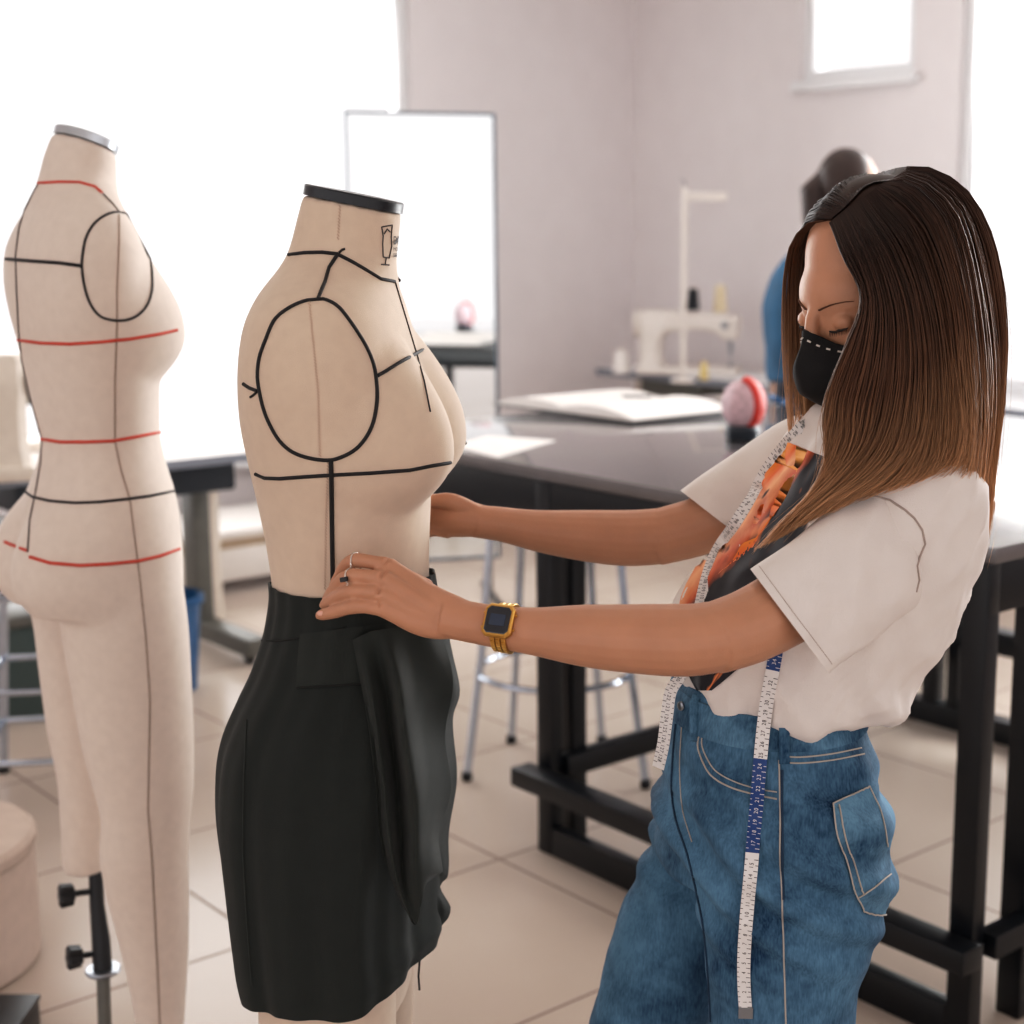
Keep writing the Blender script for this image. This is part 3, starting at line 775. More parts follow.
# stand: dark pole, sleeve, two star knobs, collar, base plate
pp = P(96, 872, 2.50); pb = P(104, 1024, 2.46)
pb0 = pb + (pb - pp) * 1.02; pb0.z = .03
MB().tube([pp + V((0, 0, .05)), P(97, 905, 2.49), P(101, 940, 2.48), P(103, 972, 2.475)], [.0105, .0125, .0155, .0165], 14).build('sleeve', M['dark'], df2, world=True)
MB().tube([P(103, 970, 2.475), pb0], .0115, 12).build('stand_pole', M['olive'], df2, world=True)
MB().lathe([(.012, -.004), (.028, -.004), (.03, 0), (.028, .004), (.012, .004)], 24, at=P(103, 970, 2.475)).build('collar', M['steel'], df2, world=True)
for kx, ky, sx in ((66, 895, 93), (74, 957, 98)):
    k0 = P(kx, ky, 2.47); k1 = P(sx, ky - 4, 2.49)
    ax = (k0 - k1).normalized(); q = V((0, 0, 1)).rotation_difference(ax)
    mb = MB(); rg = []
    for h, rr in ((-.014, .010), (-.012, .016), (.008, .018), (.012, .013)):
        rg.append([k0 + q @ V((rr * (1 + .24 * math.cos(5 * a)) * math.cos(a), rr * (1 + .24 * math.cos(5 * a)) * math.sin(a), h)) for a in [2 * math.pi * j / 40 for j in range(40)]])
    mb.rings(rg); mb.tube([k0, k1], .0055, 10)
    mb.build('knob', M['dark'], df2, world=True)
mb = MB()
for a in (.3, 2.4, 4.5): mb.tube([pb0 + V((0, 0, .03)), pb0 + V((.26 * math.cos(a), .26 * math.sin(a), -.005))], .015, 10)
mb.build('stand_base', M['dark'], df2, world=True)
bp = E('black_box', 'flat black box on the floor at the lower left corner', 'box', P(-8, 1012, 2.68) * 1)
bp.location.z = 0
MB().box(-.16, .067, -.2, .06, 0, .05, .004).build('box_body', M['dark'], bp)
MB().box(-.163, .07, -.203, .063, .0505, .062, .004).build('lid', M['dark'], bp)

# ================================================================ dark green skirt on the front form
M['skirt'] = mat('dark_green_crepe', (23, 29, 26), .85, var=.10, scale=40, bump=.35, bscale=1200, sheen=.05)
M['skirt2'] = mat('dark_green_crepe_drape', (28, 34, 30), .8, var=.10, scale=40, bump=.3, bscale=1200, sheen=.08)
skx = E('skirt', 'dark green draped wrap skirt pinned on the front dress form', 'skirt', base1, YAW1)
silS = [(588, 270, 436, .122, 2.0), (600, 270.5, 438, .122, 2.0), (618, 267, 440, .127, 2.0), (640, 261, 442, .135, 2.05), (665, 252, 442, .148, 2.1), (690, 240, 441, .160, 2.2), (720, 228, 441, .170, 2.25), (750, 223, 441, .175, 2.3), (800, 223, 440, .178, 2.3), (860, 231, 438, .178, 2.3), (910, 239, 437, .176, 2.35), (940, 244, 440, .174, 2.4), (956, 248, 437, .173, 2.4), (963, 250, 436, .172, 2.4)]
rs, infs, FS, SS = form_rings(silS, D1, YAW1, 144, 120)
zS0, zS1 = infs[0][0], infs[-1][0]
for i, r in enumerate(rs):
    v = i / 119
    for k, p in enumerate(r):
        t = 2 * math.pi * k / 144
        c = infs[i][1]; d = (p - c); d.z = 0; d.normalize()
        # soft vertical folds that grow towards the hem, gathers at the waist
        amp = .0018 * min(1, v * 3) + .004 * v
        near = math.sin(t) < 0
        w = amp * 1.5 * (math.sin(5 * t + 1.3) * .7 + .45 * math.sin(11 * t + 2.5 * v + .4)) + .0012 * math.sin(23 * t + 3 * v)
        p += d * w
        # hem: rises to the front, waist edge stands up at the back and dips at the side
        if v > .80:
            kf = (v - .80) / .20
            p.z += kf * (.034 * max(0, math.cos(t)) ** 1.6 + .011 * max(0, -math.sin(t)))
        if v < .10:
            kf = 1 - v / .10
            p.z += kf * (.008 * max(0, -math.cos(t)) ** 3 + .017 * max(0, math.cos(t)) ** 2 + .016 * max(0, -math.sin(t)) ** .8)
# give the cloth an inside
th = .0016
inner = []
for i, r in enumerate(rs):
    c = infs[i][1]
    inner.append([p - (V((p.x - c.x, p.y - c.y, 0)).normalized() * th) for p in r])
mb = MB(); mb.rings(rs + inner[::-1], closed=True)
sk_body = mb.build('skirt_body', M['skirt'], skx, world=True, sharp=60)
BS = bvh(sk_body.data, mw(skx))
def seam(name, px, r, m, root, b, off=.0006):
    pts = hits(b, px, off, 5)
    if len(pts) > 1: return tape(name, pts, r, m, root)
M['skseam'] = mat('skirt_seam', (24, 26, 24), .9)
seam('waist_seam', [(262, 640), (280, 641), (300, 638), (325, 632), (345, 628)], .0012, M['skseam'], skx, BS)
seam('side_seam', [(247, 720), (244, 780), (243, 850), (247, 920), (252, 985)], .0010, M['skirt2'], skx, BS)
def cloth_panel(name, rows, m, nx=40, ny=60, thick=.0015, close_to=None, out=0.0, lay=None):
    """cloth sheet through a net of pixel+depth points (rows of (x, y, d)), with a little thickness"""
    R = [spline(r, nx) for r in rows]
    cols = []
    for j in range(nx):
        cols.append(spline([R[i][j] for i in range(len(R))], ny))
    g = [[P(*cols[j][i]) for j in range(nx)] for i in range(ny)]
    if close_to is not None:
        for row in g:
            for q in row:
                # keep the sheet outside the surface behind it
                rr = (q - CAM).normalized(); h = close_to.ray_cast(CAM, rr)
                if h[0] is not None and (h[0] - CAM).length < (q - CAM).length + out:
                    n_ = CAM + rr * ((h[0] - CAM).length - out); q.x, q.y, q.z = n_
    ny_, nx_ = len(g), len(g[0])
    back = []
    for i in range(ny_):
        rw = []
        for j in range(nx_):
            du = g[i][min(j + 1, nx_ - 1)] - g[i][max(j - 1, 0)]; dv = g[min(i + 1, ny_ - 1)][j] - g[max(i - 1, 0)][j]
            n = du.cross(dv)
            n = n.normalized() if n.length > 1e-9 else V((0, -1, 0))
            rw.append(g[i][j] + n * thick)
        back.append(rw)
    rings = [g[i] + back[i][::-1] for i in range(ny_)]
    mb = MB(); mb.rings(rings); return mb.build(name, m, skx, world=True, sharp=60)
# wrap drape: the fold that falls from the hand at the waist down the front
cloth_panel('drape', [
    [(352, 640, 1.700), (370, 632, 1.695), (390, 628, 1.700), (410, 625, 1.715), (425, 622, 1.73), (438, 622, 1.765)],
    [(362, 690, 1.694), (370, 690, 1.672), (386, 688, 1.694), (398, 684, 1.664), (416, 682, 1.700), (453, 680, 1.74)],
    [(370, 735, 1.694), (378, 737, 1.665), (392, 737, 1.696), (404, 734, 1.654), (424, 728, 1.697), (445, 735, 1.735)],
    [(376, 785, 1.694), (384, 790, 1.664), (398, 790, 1.697), (412, 788, 1.654), (430, 780, 1.694), (451, 790, 1.74)],
    [(380, 835, 1.694), (390, 842, 1.662), (402, 845, 1.695), (415, 842, 1.654), (430, 832, 1.690), (439, 836, 1.73)],
    [(388, 870, 1.690), (398, 885, 1.674), (406, 893, 1.686), (416, 885, 1.668), (430, 872, 1.684), (443, 872, 1.72)],
    [(402, 905, 1.690), (410, 917, 1.680), (416, 925, 1.686), (421, 905, 1.676), (428, 880, 1.686), (440, 874, 1.712)]], M['skirt2'], close_to=BS, out=.004)
# front ruffle behind the drape
cloth_panel('ruffle', [
    [(424, 596, 1.80), (430, 594, 1.83), (436, 592, 1.85), (439, 590, 1.87)],
    [(432, 645, 1.80), (440, 648, 1.84), (447, 650, 1.86), (453, 655, 1.88)],
    [(436, 685, 1.80), (446, 688, 1.83), (455, 690, 1.85), (460, 692, 1.88)],
    [(438, 725, 1.80), (444, 726, 1.83), (450, 722, 1.86), (453, 718, 1.88)],
    [(440, 780, 1.80), (446, 782, 1.82), (452, 780, 1.85), (457, 778, 1.87)],
    [(438, 825, 1.80), (441, 832, 1.82), (445, 836, 1.84), (449, 832, 1.86)],
    [(434, 858, 1.80), (438, 866, 1.81), (443, 872, 1.82), (448, 876, 1.84)],
    [(433, 880, 1.80), (435, 884, 1.81), (437, 886, 1.82), (440, 886, 1.84)],
    [(434, 896, 1.80), (439, 902, 1.81), (445, 908, 1.82), (451, 908, 1.84)],
    [(433, 915, 1.80), (436, 926, 1.81), (441, 926, 1.82), (448, 918, 1.83)]], M['skirt'])
# ================================================================ the woman
M['skin'] = mat('skin', (186, 137, 108), .5, var=.05, scale=25, bump=.12, bscale=500, sss=.12)
M['shirt'] = mat('white_cotton', (222, 214, 209), .9, var=.02, scale=20, bump=.25, bscale=600)
M['shirtseam'] = mat('shirt_seam', (168, 154, 146), .9)
M['mask'] = mat('black_mask_cloth', (20, 19, 21), .85, var=.1, bump=.3, bscale=900)
M['thread'] = mat('white_thread', (220, 214, 208), .8)
M['brow'] = mat('brow_hair', (104, 70, 52), .85)
M['lash'] = mat('lash', (30, 22, 20), .7)
M['nail'] = mat('nail', (226, 176, 158), .3)
M['gold'] = mat('gold_metal', (214, 168, 92), .28, metal=.95, var=.05)
M['lcd'] = mat('watch_glass', (26, 30, 40), .12, var=.05, spec=.8)
M['lcdpane'] = mat('watch_display', (52, 62, 80), .2)
M['silver'] = mat('silver', (214, 206, 198), .25, metal=.9)
M['stitch'] = mat('denim_stitch', (176, 168, 160), .8)
M['denimdark'] = mat('denim_dark_fold', (34, 58, 82), .9)
def denim_mat(name, base, light, scale=1.0):
    m = bpy.data.materials.new(name); m.use_nodes = True
    nt = m.node_tree; b = nt.nodes['Principled BSDF']; L_ = nt.links.new
    tc = _n(nt, 'ShaderNodeTexCoord')
    n1 = _n(nt, 'ShaderNodeTexNoise'); n1.inputs['Scale'].default_value = 7 * scale; n1.inputs['Detail'].default_value = 6; L_(tc.outputs['Object'], n1.inputs['Vector'])
    mp = _n(nt, 'ShaderNodeMapping'); mp.inputs['Scale'].default_value = (420, 420, 90); L_(tc.outputs['Object'], mp.inputs[0])
    n2 = _n(nt, 'ShaderNodeTexNoise'); n2.inputs['Scale'].default_value = 1; n2.inputs['Detail'].default_value = 2; L_(mp.outputs[0], n2.inputs['Vector'])
    n3 = _n(nt, 'ShaderNodeTexNoise'); n3.inputs['Scale'].default_value = 60; n3.inputs['Detail'].default_value = 4; L_(tc.outputs['Object'], n3.inputs['Vector'])
    a = _n(nt, 'ShaderNodeMath', operation='MULTIPLY_ADD'); L_(n2.outputs['Fac'], a.inputs[0]); a.inputs[1].default_value = .28; L_(n1.outputs['Fac'], a.inputs[2])
    a2 = _n(nt, 'ShaderNodeMath', operation='MULTIPLY_ADD'); L_(n3.outputs['Fac'], a2.inputs[0]); a2.inputs[1].default_value = .25; L_(a.outputs[0], a2.inputs[2])
    rp = _n(nt, 'ShaderNodeValToRGB'); rp.color_ramp.elements[0].position = .60; rp.color_ramp.elements[1].position = 1.22
    rp.color_ramp.elements[1].position = 1.0
    rp.color_ramp.elements[0].color = lin(base) + (1,); rp.color_ramp.elements[1].color = lin(light) + (1,)
    sc = _n(nt, 'ShaderNodeMath', operation='MULTIPLY'); L_(a2.outputs[0], sc.inputs[0]); sc.inputs[1].default_value = 1.06
    L_(sc.outputs[0], rp.inputs['Fac']); L_(rp.outputs['Color'], b.inputs['Base Color'])
    b.inputs['Roughness'].default_value = .85; b.inputs['Specular IOR Level'].default_value = .25
    bp = _n(nt, 'ShaderNodeBump'); bp.inputs['Strength'].default_value = .35; bp.inputs['Distance'].default_value = .001
    L_(n2.outputs['Fac'], bp.inputs['Height']); L_(bp.outputs['Normal'], b.inputs['Normal'])
    return m
M['denim'] = denim_mat('washed_denim', (14, 46, 76), (94, 134, 162))
M['denim2'] = denim_mat('denim_pocket', (20, 54, 84), (104, 144, 170), 1.6)

wroot_p = V((P(775, 800, 1.80).x, 1.80, 0))
wm = E('person', 'woman in white printed t-shirt, blue jeans and black mask, pinning the skirt', 'person', wroot_p)

# ---------------------------------------------------------------- head frame
HC = P(868, 281, 1.765)
hy, hp = math.radians(30), math.radians(27)
hh = V((-math.cos(hy), -math.sin(hy), 0))
HF = hh * math.cos(hp) - V((0, 0, 1)) * math.sin(hp)
HU = hh * math.sin(hp) + V((0, 0, 1)) * math.cos(hp)
HL = V((math.sin(hy), -math.cos(hy), 0))            # her left: towards the camera
def H(f, l, u): return HC + HF * f + HL * l + HU * u
def hball(mb, c, r, n=28, m=18):
    rings = [[H(c[0] + r[0] * math.sin(t) * math.cos(a), c[1] + r[1] * math.sin(t) * math.sin(a), c[2] + r[2] * math.cos(t)) for a in [2 * math.pi * k / n for k in range(n)]]
             for t in [math.pi * (.015 + .97 * i / m) for i in range(m + 1)]]
    mb.rings(rings)
bd = MB()
hball(bd, (-.025, 0, .017), (.090, .073, .090))          # cranium
hball(bd, (.022, 0, -.030), (.066, .063, .088))          # face
hball(bd, (.026, 0, .004), (.058, .061, .052))           # forehead
hball(bd, (.057, 0, -.097), (.030, .030, .024))          # chin
for s in (-1, 1):
    hball(bd, (.050, s * .036, -.038), (.030, .026, .026))   # cheekbone
    hball(bd, (.020, s * .046, -.078), (.034, .018, .030))   # jaw angle
    hball(bd, (.0725, s * .031, -.011), (.0105, .0150, .0105))  # closed lids over the eyes
    hball(bd, (-.012, s * .075, -.022), (.020, .010, .032))  # ear
bd.tube([H(.082, 0, .006), H(.094, 0, -.012), H(.102, 0, -.032), H(.106, 0, -.044)], [.009, .0085, .0095, .011], 14)
for s in (-1, 1): hball(bd, (.094, s * .011, -.046), (.010, .008, .008))
bd.tube([H(.088, -.018, -.072), H(.094, 0, -.071), H(.088, .018, -.072)], [.005, .008, .005], 10)
# neck and trunk
nb_ = P(892, 452, 1.80)
bd.tube([H(-.02, 0, -.045), H(-.018, 0, -.085), (H(-.02, 0, -.10) + nb_) / 2, nb_, nb_ + V((0, 0, -.06))], [.054, .052, .051, .058, .075], 24)
shN, shF = P(880, 535, 1.70), P(800, 478, 1.92)
def trunk(y0, y1, rows, D):
    rg, _, _, _ = form_rings(rows, D, math.radians(193), 48, 60); return rg
bd.rings(trunk(0, 0, [(440, 850, 915, .05, 2), (460, 830, 930, .10, 2), (500, 805, 940, .13, 2.2), (560, 752, 940, .145, 2.2), (620, 722, 905, .125, 2.1), (680, 712, 870, .115, 2), (720, 695, 850, .125, 2), (780, 680, 860, .15, 2.1), (840, 675, 870, .155, 2.1)], 1.80))
for px in ([(700, 850, 870), (1000, 720, 840), (1250, 728, 825), (1490, 738, 806)], ):
    pass
def limb(pts, rs, n=20): bd.tube(spline([tuple(p) for p in pts], 28), [interp([(i / (len(rs) - 1), r) for i, r in enumerate(rs)], k / 27)[0] for k in range(28)], n)
limb([P(790, 830, 1.70), P(782, 1030, 1.69), P(775, 1260, 1.69), P(768, 1505, 1.70)], [.066, .056, .045, .032])
limb([P(722, 820, 1.87), P(668, 1030, 1.88), P(612, 1260, 1.86), P(606, 1420, 1.87)], [.060, .050, .042, .032])
# near arm
limb([shN + V((.01, .03, .0)), P(858, 556, 1.665), P(800, 598, 1.605), P(752, 625, 1.56), P(712, 639, 1.535)], [.036, .040, .043, .0405, .0375])
limb([P(720, 636, 1.54), P(690, 640, 1.535), P(640, 639, 1.545), P(590, 636, 1.56), P(513, 629, 1.588), P(470, 622, 1.602), P(446, 617, 1.610)], [.037, .0375, .0355, .032, .0255, .0225, .022])
# far arm
limb([shF, P(760, 497, 1.955), P(705, 524, 1.975), P(655, 538, 1.98)], [.030, .032, .038, .037])
limb([P(662, 536, 1.98), P(630, 538, 1.98), P(590, 536, 1.97), P(540, 531, 1.955), P(500, 524, 1.94), P(474, 521, 1.93)], [.037, .037, .034, .029, .0235, .021])
# near hand: metacarpals, four fingers and the thumb behind the cloth
wr = (452, 618, 1.608)
MC = {'index': (387, 565, 1.630), 'middle': (383, 578, 1.614), 'ring': (380, 593, 1.608), 'little': (380, 607, 1.606)}
FG = {'index': [(387, 565, 1.630), (352, 561, 1.656), (339, 578, 1.680), (331, 594, 1.694)],
      'middle': [(383, 578, 1.614), (347, 577, 1.638), (333, 592, 1.664), (325, 603, 1.680)],
      'ring': [(380, 593, 1.608), (349, 592, 1.628), (333, 600, 1.652), (322, 606, 1.670)],
      'little': [(380, 608, 1.606), (357, 606.5, 1.616), (338, 611, 1.632), (317, 616, 1.648)]}
for k, (x, y, d) in MC.items():
    off = {'index': -12, 'middle': -4, 'ring': 4, 'little': 11}[k]
    bd.tube(spline([tuple(P(wr[0] + 34, wr[1] + 4 + off * .5, wr[2] - .004)), tuple(P(wr[0] + 6, wr[1] + off * .85, wr[2])), tuple(P(wr[0] - 24, wr[1] + off * 1.35 - 7, (wr[2] + d) / 2)), tuple(P(x, y, d))], 16), [interp([(0, .008), (.3, .0125), (.65, .0132), (.88, .0105), (1, .0098)], i / 15)[0] for i in range(16)], 14)
for k, pts in FG.items():
    r0 = {'index': .0080, 'middle': .0082, 'ring': .0080, 'little': .0078}[k]
    q = [P(*p) for p in pts]
    bd.tube(spline([tuple(p) for p in q], 16), [r0 * interp([(0, 1.15), (.2, .98), (.33, 1.06), (.5, .94), (.68, .98), (.93, .80), (1, .5)], i / 15)[0] for i in range(16)], 12)
bd.tube([P(425, 592, 1.640), P(400, 578, 1.662), P(372, 582, 1.684), P(350, 594, 1.694)], [.015, .0135, .0105, .008], 12)
hp_ = P(412, 600, 1.620); bd.ball(hp_, (.026, .014, .026))
# far hand on the form's far side
bd.tube(spline([tuple(P(498, 523, 1.938)), tuple(P(476, 520, 1.932)), tuple(P(456, 518, 1.935)), tuple(P(440, 517, 1.945))], 14), [.016 + .009 * math.sin(math.pi * .62 * i / 13) for i in range(14)], 16)
for i, (yy, ln) in enumerate(((503, 0), (512, 3), (522, 2), (531, -4))):
    bd.tube(spline([tuple(P(450, yy, 1.93)), tuple(P(432 - ln, yy - 2, 1.935)), tuple(P(420 - ln, yy + 2, 1.952)), tuple(P(412 - ln, yy + 10, 1.962))], 12), [.0105, .0102, .010, .0098, .0097, .0094, .009, .0088, .0084, .008, .007, .005], 12)
bd.tube(spline([tuple(P(486, 518, 1.93)), tuple(P(466, 508, 1.925)), tuple(P(448, 501, 1.918)), tuple(P(430, 501, 1.92))], 14), [.010 + .003 * math.sin(math.pi * i / 13) - .002 * i / 13 for i in range(14)], 12)
# feet
for (fx, fy, fz), dr in (((P(768, 1500, 1.70)), -1), ((P(606, 1420, 1.87)), -1)):
    bd.tube([(fx + .05, fy, .05), (fx - .02, fy - .01, .05), (fx - .13, fy - .03, .035), (fx - .19, fy - .04, .03)], [.034, .038, .034, .02], 16)
body_me = fuse(bd, .0020, 3, 'person_body')
bmx = bmesh.new(); bmx.from_mesh(body_me)
def headloc(p): q = p - HC; return q.dot(HF), q.dot(HL), q.dot(HU)
sel = [v for v in bmx.verts if (v.co - HC).length < .16 and headloc(v.co)[2] > .004 and headloc(v.co)[0] > .02]
for _ in range(40): bmesh.ops.smooth_vert(bmx, verts=sel, factor=.5, use_axis_x=True, use_axis_y=True, use_axis_z=True)
bmx.to_mesh(body_me); bmx.free()
body_w = link_mesh('body', body_me, M['skin'], wm, True, True, None)
BW = bvh(body_w.data, mw(wm))
# finger nails, moles
def nail(px, py, r):
    h = hit(BW, px, py, .0002)
    if not h: return
    mb = MB(); mb.ball(h, (r, .0016, r * .7), 12, 8); mb.build('finger_nail', M['nail'], wm, world=True)
nail(321, 613.5, .0042)
# face details: lashes, brows
for s in (-1, 1):
    lash = [H(.0755 + .0112 * math.cos(a) * .92, s * .031 + .0165 * math.sin(a), -.0160 - .003 * math.cos(a)) for a in [-1.15 + 2.3 * i / 12 for i in range(13)]]
    m_ = MB(); pts = []
    for p in lash:
        nr = BW.find_nearest(p); pts.append(nr[0] + nr[1] * .0006)
    m_.tube(pts, [.0006 + .0010 * math.sin(math.pi * i / 12) for i in range(13)], 6)
    for i in range(1, 12):
        n_ = (pts[i] - H(.03, s * .031, -.005)).normalized() * .6 - HU * .8
        m_.tube([pts[i], pts[i] + n_.normalized() * .006], [.0005, .0001], 4)
    m_.build('eyelashes', M['lash'], wm, world=True)
    m_ = MB(); pts = []
    for i in range(11):
        a = i / 10; p = H(.086 - .020 * a ** 1.6, s * (.013 + .040 * a), .0085 + .006 * math.sin(math.pi * a * .8) - .002 * a)
        nr = BW.find_nearest(p); pts.append(nr[0] + nr[1] * .0004)
    m_.tube(pts, [.0030 * (1 - .65 * i / 10) for i in range(11)], 8, flat=.35); m_.build('eyebrow', M['brow'], wm, world=True)
# ---------------------------------------------------------------- mask
mk_rows = []
NU, NV = 28, 18
for j in range(NV + 1):
    v = j / NV; row = []
    for i in range(NU + 1):
        u = -1 + 2 * i / NU; au = abs(u)
        ztop = -.008 - .050 * au; zbot = -.112 + .034 * au ** 1.6
        z = ztop + (zbot - ztop) * v
        fc = .118 + .017 * math.sin(math.pi * min(1, v * 1.02) * .92) - .018 * max(0, v - .6) / .4 - (.019 * max(0, 1 - v / .25) if v < .25 else 0)
        f_ = fc * (1 - .50 * au ** 1.9); l_ = u * (.058 + .006 * math.sin(math.pi * v))
        row.append(H(f_, l_, z))
    mk_rows.append(row)
for row in mk_rows:
    for p in row:
        nr = BW.find_nearest(p)
        if nr[0] is not None:
            dd = (p - nr[0]).dot(nr[1])
            if dd < .003:
                q = nr[0] + nr[1] * .003; p.x, p.y, p.z = q
back = [[p - (p - H(.0, 0, -.05)).normalized() * .0016 for p in row] for row in mk_rows]
mb = MB(); mb.rings([a + b[::-1] for a, b in zip(mk_rows, back)])
mask = mb.build('face_mask', M['mask'], wm, world=True, sharp=70); mask['label'] = 'black cloth face mask'
st_ = MB()
for i in range(3, NU - 2, 2):
    a, b = mk_rows[1][i], mk_rows[1][i + 1]; n_ = (a - H(0, 0, -.05)).normalized() * .0012
    st_.tube([a + n_ + (b - a) * .15, b + n_ - (b - a) * .1], .0011, 6)
st_.build('edge_stitching', M['thread'], mask, world=True)
for s, i in ((1, NU), (-1, 0)):
    e = MB(); a = mk_rows[2][i]; b = mk_rows[-3][i]; ear = H(-.016, s * .084, -.01)
    e.tube(spline([tuple(a), tuple(H(.02, s * .080, -.012)), tuple(ear), tuple(H(-.02, s * .084, -.04)), tuple(H(.01, s * .074, -.065)), tuple(b)], 24), .0016, 6)
    e.build('ear_loop', M['mask'], mask, world=True)

# ---------------------------------------------------------------- t-shirt
def wrinkle(me, amp, f, mtx=None):
    """push the surface in and out by a function of position"""
    nn = [v.normal.copy() for v in me.vertices]
    for v, n in zip(me.vertices, nn): v.co += n * (amp * f(v.co))
    me.update()
YAWW = math.radians(194)
silT = [(408, 818, 905, .062, 2), (420, 806, 925, .085, 2), (436, 792, 948, .125, 2.1), (455, 780, 964, .155, 2.2), (480, 768, 973, .166, 2.3), (510, 757, 976, .168, 2.3), (545, 733, 971, .166, 2.3), (580, 702, 958, .162, 2.3), (605, 684, 946, .158, 2.3), (635, 677, 934, .153, 2.3), (660, 678, 918, .150, 2.3), (680, 684, 905, .147, 2.3), (692, 693, 894, .142, 2.3), (698, 704, 880, .132, 2.3), (700, 720, 862, .115, 2.2)]
rt_, infT, FT, ST = form_rings(silT, 1.80, YAWW, 96, 120)
mb = MB(); mb.rings(rt_)
shirt_me = fuse(mb, .006, 4, 'shirt')
hemz = infT[-1][0]
def fold_shirt(c):
    low = max(0, min(1, (hemz + .22 - c.z) / .2))
    q = V((c.x * 16 + c.z * 9, c.y * 16, c.z * 3.2))
    a = (1 - 2 * abs(noise.noise(q))) * .7 + .5 * noise.noise(q * 2.1) + .35 * (1 - 3 * abs(noise.noise(V((c.x * 30 - c.z * 22, c.y * 24, c.z * 9 + c.x * 7)))))
    # pulled up from the waistband: ridges that fan out
    g = math.sin(c.x * 62 + c.z * 26 + 3 * noise.noise(c * 6)) * low ** 1.5
    g2 = math.sin((c.x - c.z * .75) * 40 + 2.5 * noise.noise(c * 5)) * (1 - low) * .5
    return a * (.5 + .5 * low) + g * .55 + g2 * .45
wrinkle(shirt_me, .0115, fold_shirt)
sm = MB(); sm.v = [v.co.copy() for v in shirt_me.vertices]; sm.f = [tuple(p.vertices) for p in shirt_me.polygons]
def sleeve(rws, thick=.0022, seed=0):
    rings = []
    N = 56; rr = [spline([r[0] + (r[2],) for r in rws], 40), spline([r[1] + (r[2],) for r in rws], 40), spline([(i * .1, 0, r[3]) for i, r in enumerate(rws)], 40)]
    cen = [(P(*rr[0][i]) + P(*rr[1][i])) / 2 for i in range(40)]
    for i in range(40):
        a, b = P(*rr[0][i]), P(*rr[1][i]); c = (a + b) / 2; e = (a - b) / 2
        ax = (cen[min(39, i + 1)] - cen[max(0, i - 1)]).normalized()
        eh = e.normalized(); nrm = (CAM - c).normalized(); nrm = (nrm - eh * nrm.dot(eh)).normalized()
        dr = rr[2][i][2]; v = i / 39; ring = []
        for k in range(N):
            t = 2 * math.pi * k / N
            w = 1 + .05 * math.sin(3 * t + 7 * v + seed) * (.3 + v) + .05 * math.sin(5 * t - 13 * v + seed) + .10 * noise.noise(V((2 * math.cos(t), 2 * math.sin(t), 4 * v + seed))) + .10 * (.35 - abs(noise.noise(V((3.2 * math.cos(t) + 3 * v, 3.2 * math.sin(t) - 2 * v, 5 * v + seed)))))
            ring.append(c + e * math.cos(t) * (1 + .012 * math.sin(9 * v + t)) + nrm * (dr * math.sin(t) * w))
        rings.append(ring)
    inner = [[cen[i] + (p - cen[i]) * (1 - thick / .05) for p in rings[i]] for i in range(40)]
    return rings, inner
srN, inN = sleeve([((892, 462), (930, 600), 1.70, .062), ((868, 480), (914, 608), 1.672, .064), ((842, 497), (892, 622), 1.648, .062), ((816, 521), (868, 641), 1.622, .058), ((788, 546), (848, 656), 1.600, .055), ((751, 570), (828, 672), 1.575, .052)])
sm.rings(srN + inN[::-1], closed=True)
srF, inF = sleeve([((812, 414), (835, 520), 1.91, .055), ((790, 418), (812, 528), 1.93, .058), ((755, 438), (790, 540), 1.95, .058), ((718, 464), (772, 548), 1.965, .055), ((681, 491), (757, 550), 1.975, .050)], seed=2)
sm.rings(srF + inF[::-1], closed=True)
shirt = sm.build('t_shirt', M['shirt'], wm, world=True, sharp=70)
shirt['label'] = 'white cotton t-shirt'
BT = bvh(shirt.data, mw(wm))
# sleeve seam and hem stitching
def sline(name, px, r, m, par, b, off=.0004, step=4):
    pts = hits(b, px, off, step)
    if len(pts) > 1:
        mb = MB(); mb.tube(pts, r, 6); return mb.build(name, m, par, world=True)
sline('sleeve_seam', [(872, 496), (890, 500), (905, 510), (914, 518), (922, 530), (925, 544), (920, 556), (917, 566), (919, 580), (916, 592)], .0012, M['shirtseam'], shirt, BT)
sline('hem_stitching', [(759, 566), (790, 608), (832, 664)], .0003, M['shirtseam'], shirt, BT)
